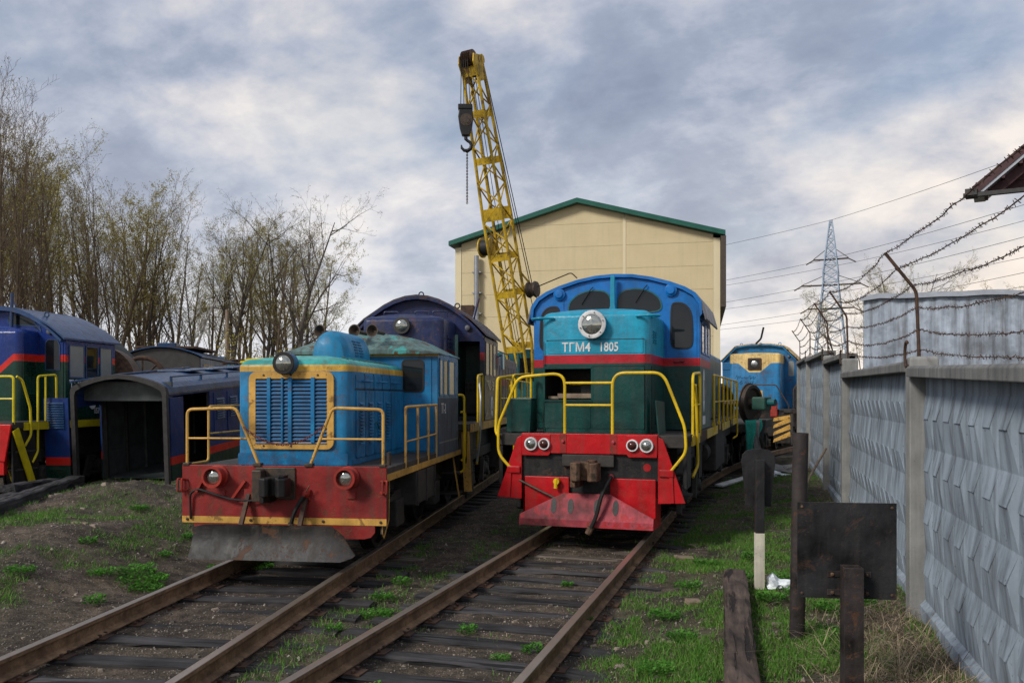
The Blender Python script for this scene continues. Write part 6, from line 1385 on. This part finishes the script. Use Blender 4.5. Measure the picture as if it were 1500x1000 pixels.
o = stuff(blades('dead_grass', x[dv], y[dv], .05, .14, .0028, M['straw'], 1.4, True)); tag(o, 'dead straw blades lying through the green grass', 'dry grass')
def strawd(x, y): return visible(x, y)*(np.exp(-((x-1.0)/.45)**2-((y-6.4)/1.9)**2)*1.0 + .10*sst(.2, .8, x)*(y < 18))
x, y = scatter(26000, -.2, 1.35, 3.8, 18, strawd)
o = stuff(blades('dry_grass', x, y, .14, .50, .0030, M['straw'], 1.5, True)); tag(o, 'tangled heap of dry straw along the foot of the fence', 'dry grass')
# low broad leaved weeds, one plant each
def weed_proto(seed, n, R0, mat):
    rr = random.Random(seed); V = []; F = []
    for k in range(n):
        a = rr.uniform(0, 6.28); r0 = R0*math.sqrt(rr.random()); c = Vector((math.cos(a)*r0, math.sin(a)*r0, rr.uniform(.01, .07))); d = Vector((math.cos(a+rr.gauss(0, .9)), math.sin(a+rr.gauss(0, .9)), rr.uniform(.05, .8))).normalized(); s = rr.uniform(.018, .042); b = d.cross(Vector((0, 0, 1))).normalized()*s*.42; i = len(V); up = Vector((0, 0, .25*s))
        V += [c, c+d*s*.5+b+up, c+d*s*1.1, c+d*s*.5-b+up]; F += [(i, i+1, i+2, i+3)]
    return npmesh('weed', [tuple(v) for v in V], F, mat)
wp = [weed_proto(1, 420, .22, M['weed']), weed_proto(2, 240, .15, M['weed']), weed_proto(3, 110, .09, M['weed'])]
wspots = [(-7.10, 8.35, 0, 1.3), (-7.35, 8.55, 0, 1.1), (-6.9, 8.2, 0, .9), (-7.5, 8.15, 1, 1), (-6.35, 9.6, 0, .9), (-6.75, 9.35, 1, 1), (-7.9, 7.4, 1, 1), (-6.8, 7.3, 2, 1.2), (-8.4, 8.9, 2, 1.2), (-7.7, 9.5, 2, 1), (-3.92, 8.05, 0, .8), (-4.1, 8.6, 1, .8), (-4.15, 9.2, 2, 1.2), (-4.0, 7.3, 2, .9), (-2.2, 6.9, 1, .6), (-2.0, 7.2, 2, 1), (-2.75, 7.6, 2, 1), (-1.75, 8.2, 2, .9), (-2.9, 5.9, 2, .9), (-2.3, 9.8, 2, .8), (-1.0, 8.4, 1, 1), (-.75, 7.6, 1, .9), (-.9, 9.8, 1, 1), (-.3, 10.3, 1, 1.0), (.15, 9.9, 0, .8), (.3, 9.0, 0, .9), (.0, 8.7, 1, 1), (.55, 8.4, 0, .9), (.5, 7.6, 1, 1), (.8, 8.9, 0, .8), (.7, 10.5, 1, 1.1), (-.5, 6.3, 1, .8), (-.85, 6.6, 1, .9), (-.2, 11.6, 1, 1.2), (.6, 12.4, 0, 1), (-.8, 11.2, 1, 1), (-9.4, 11.0, 1, .9), (-10.6, 14.6, 0, 1.4), (-8.2, 10.6, 2, 1)]
for i, (x, y, k, s) in enumerate(wspots):
    o = wp[k].copy(); C.objects.link(o); o.location = (x, y, ground_at(x, y)); o.rotation_euler = (0, 0, i*1.3); o.scale = (s, s, s)
    reg = 'left bank' if x < -6 else ('strip between the two tracks' if x < -3.4 else ('bed of the right track' if x < -1.5 else 'grassy bank by the fence'))
    tag(o, 'low leafy green weed growing on the '+reg if 'bed' not in reg else 'low leafy green weed growing in the bed of the right track', 'weed', 'weeds on the '+reg)
for o in wp: bpy.data.objects.remove(o)
# cinders and pale stone chips
x, y = scatter(110000, -14, 1.2, 4, 20, lambda x, y: visible(x, y)*.6)
n = len(x); z = gz(x, y); s = rs.uniform(.004, .013, n)*(1+2.2*(rs.rand(n) > .985)); base = np.array([[1, 0, -.4], [-.5, .87, -.3], [-.5, -.87, -.35], [.1, .1, .75]]); V = np.zeros((n, 4, 3))
for j in range(4):
    a = rs.uniform(0, 6.28, n); V[:, j, 0] = x+s*(base[j, 0]*np.cos(a*0+x*40)-base[j, 1]*np.sin(x*40))*rs.uniform(.6, 1.4, n); V[:, j, 1] = y+s*(base[j, 0]*np.sin(x*40)+base[j, 1]*np.cos(x*40))*rs.uniform(.6, 1.4, n); V[:, j, 2] = z+s*base[j, 2]*rs.uniform(.5, 1.2, n)+.002
i = np.arange(n)[:, None]*4; F = np.concatenate([i+np.array([f]) for f in ([0, 1, 3], [1, 2, 3], [2, 0, 3], [0, 2, 1])], 0)
o = stuff(npmesh('stone_chips', V.reshape(-1, 3), F, leafmat('stone chips', (.05,.046,.043), (.36,.31,.26), 0))); tag(o, 'pale stone and coal chips strewn over the cinder ground', 'gravel')

# larger rubble: broken brick, slag and bark lying about
x, y = scatter(1500, -13.5, 1.0, 4.5, 17, lambda x, y: visible(x, y)*np.where((np.abs(lu(x, y)) < 2.2)*(lv(x, y) > 9), 0, .35))
xr = rs.normal(-12.6, .7, 120); yr = rs.normal(11.6, .8, 120); x = np.concatenate([x, xr]); y = np.concatenate([y, yr]); m = MB(); rr = random.Random(8); zz_ = gz(x, y)
for k in range(len(x)):
    s = rr.uniform(.012, .032)*(1.9 if k > len(x)-121 else 1); c = Vector((x[k], y[k], zz_[k]+s*.2)); a = rr.uniform(0, 6.28); sx_, sy_, sz_ = s*rr.uniform(.7, 2.2), s*rr.uniform(.6, 1.1), s*rr.uniform(.3, .8)
    pts = [(-1, -1, -1), (1, -.8, -1), (.9, 1, -1), (-.8, .9, -1), (-.7, -.6, 1), (.6, -.7, .8), (.7, .6, 1), (-.6, .7, .7)]; ca, sa = math.cos(a), math.sin(a)
    m.add([(c.x+(p[0]*sx_*ca-p[1]*sy_*sa), c.y+(p[0]*sx_*sa+p[1]*sy_*ca), c.z+p[2]*sz_) for p in pts], [(0,3,2,1),(4,5,6,7),(0,1,5,4),(1,2,6,5),(2,3,7,6),(3,0,4,7)])
o = stuff(m.build('rubble', leafmat('rubble', (.04,.036,.033), (.27,.22,.175), 0))); tag(o, 'broken brick, slag and bark lumps scattered on the ground', 'rubble')
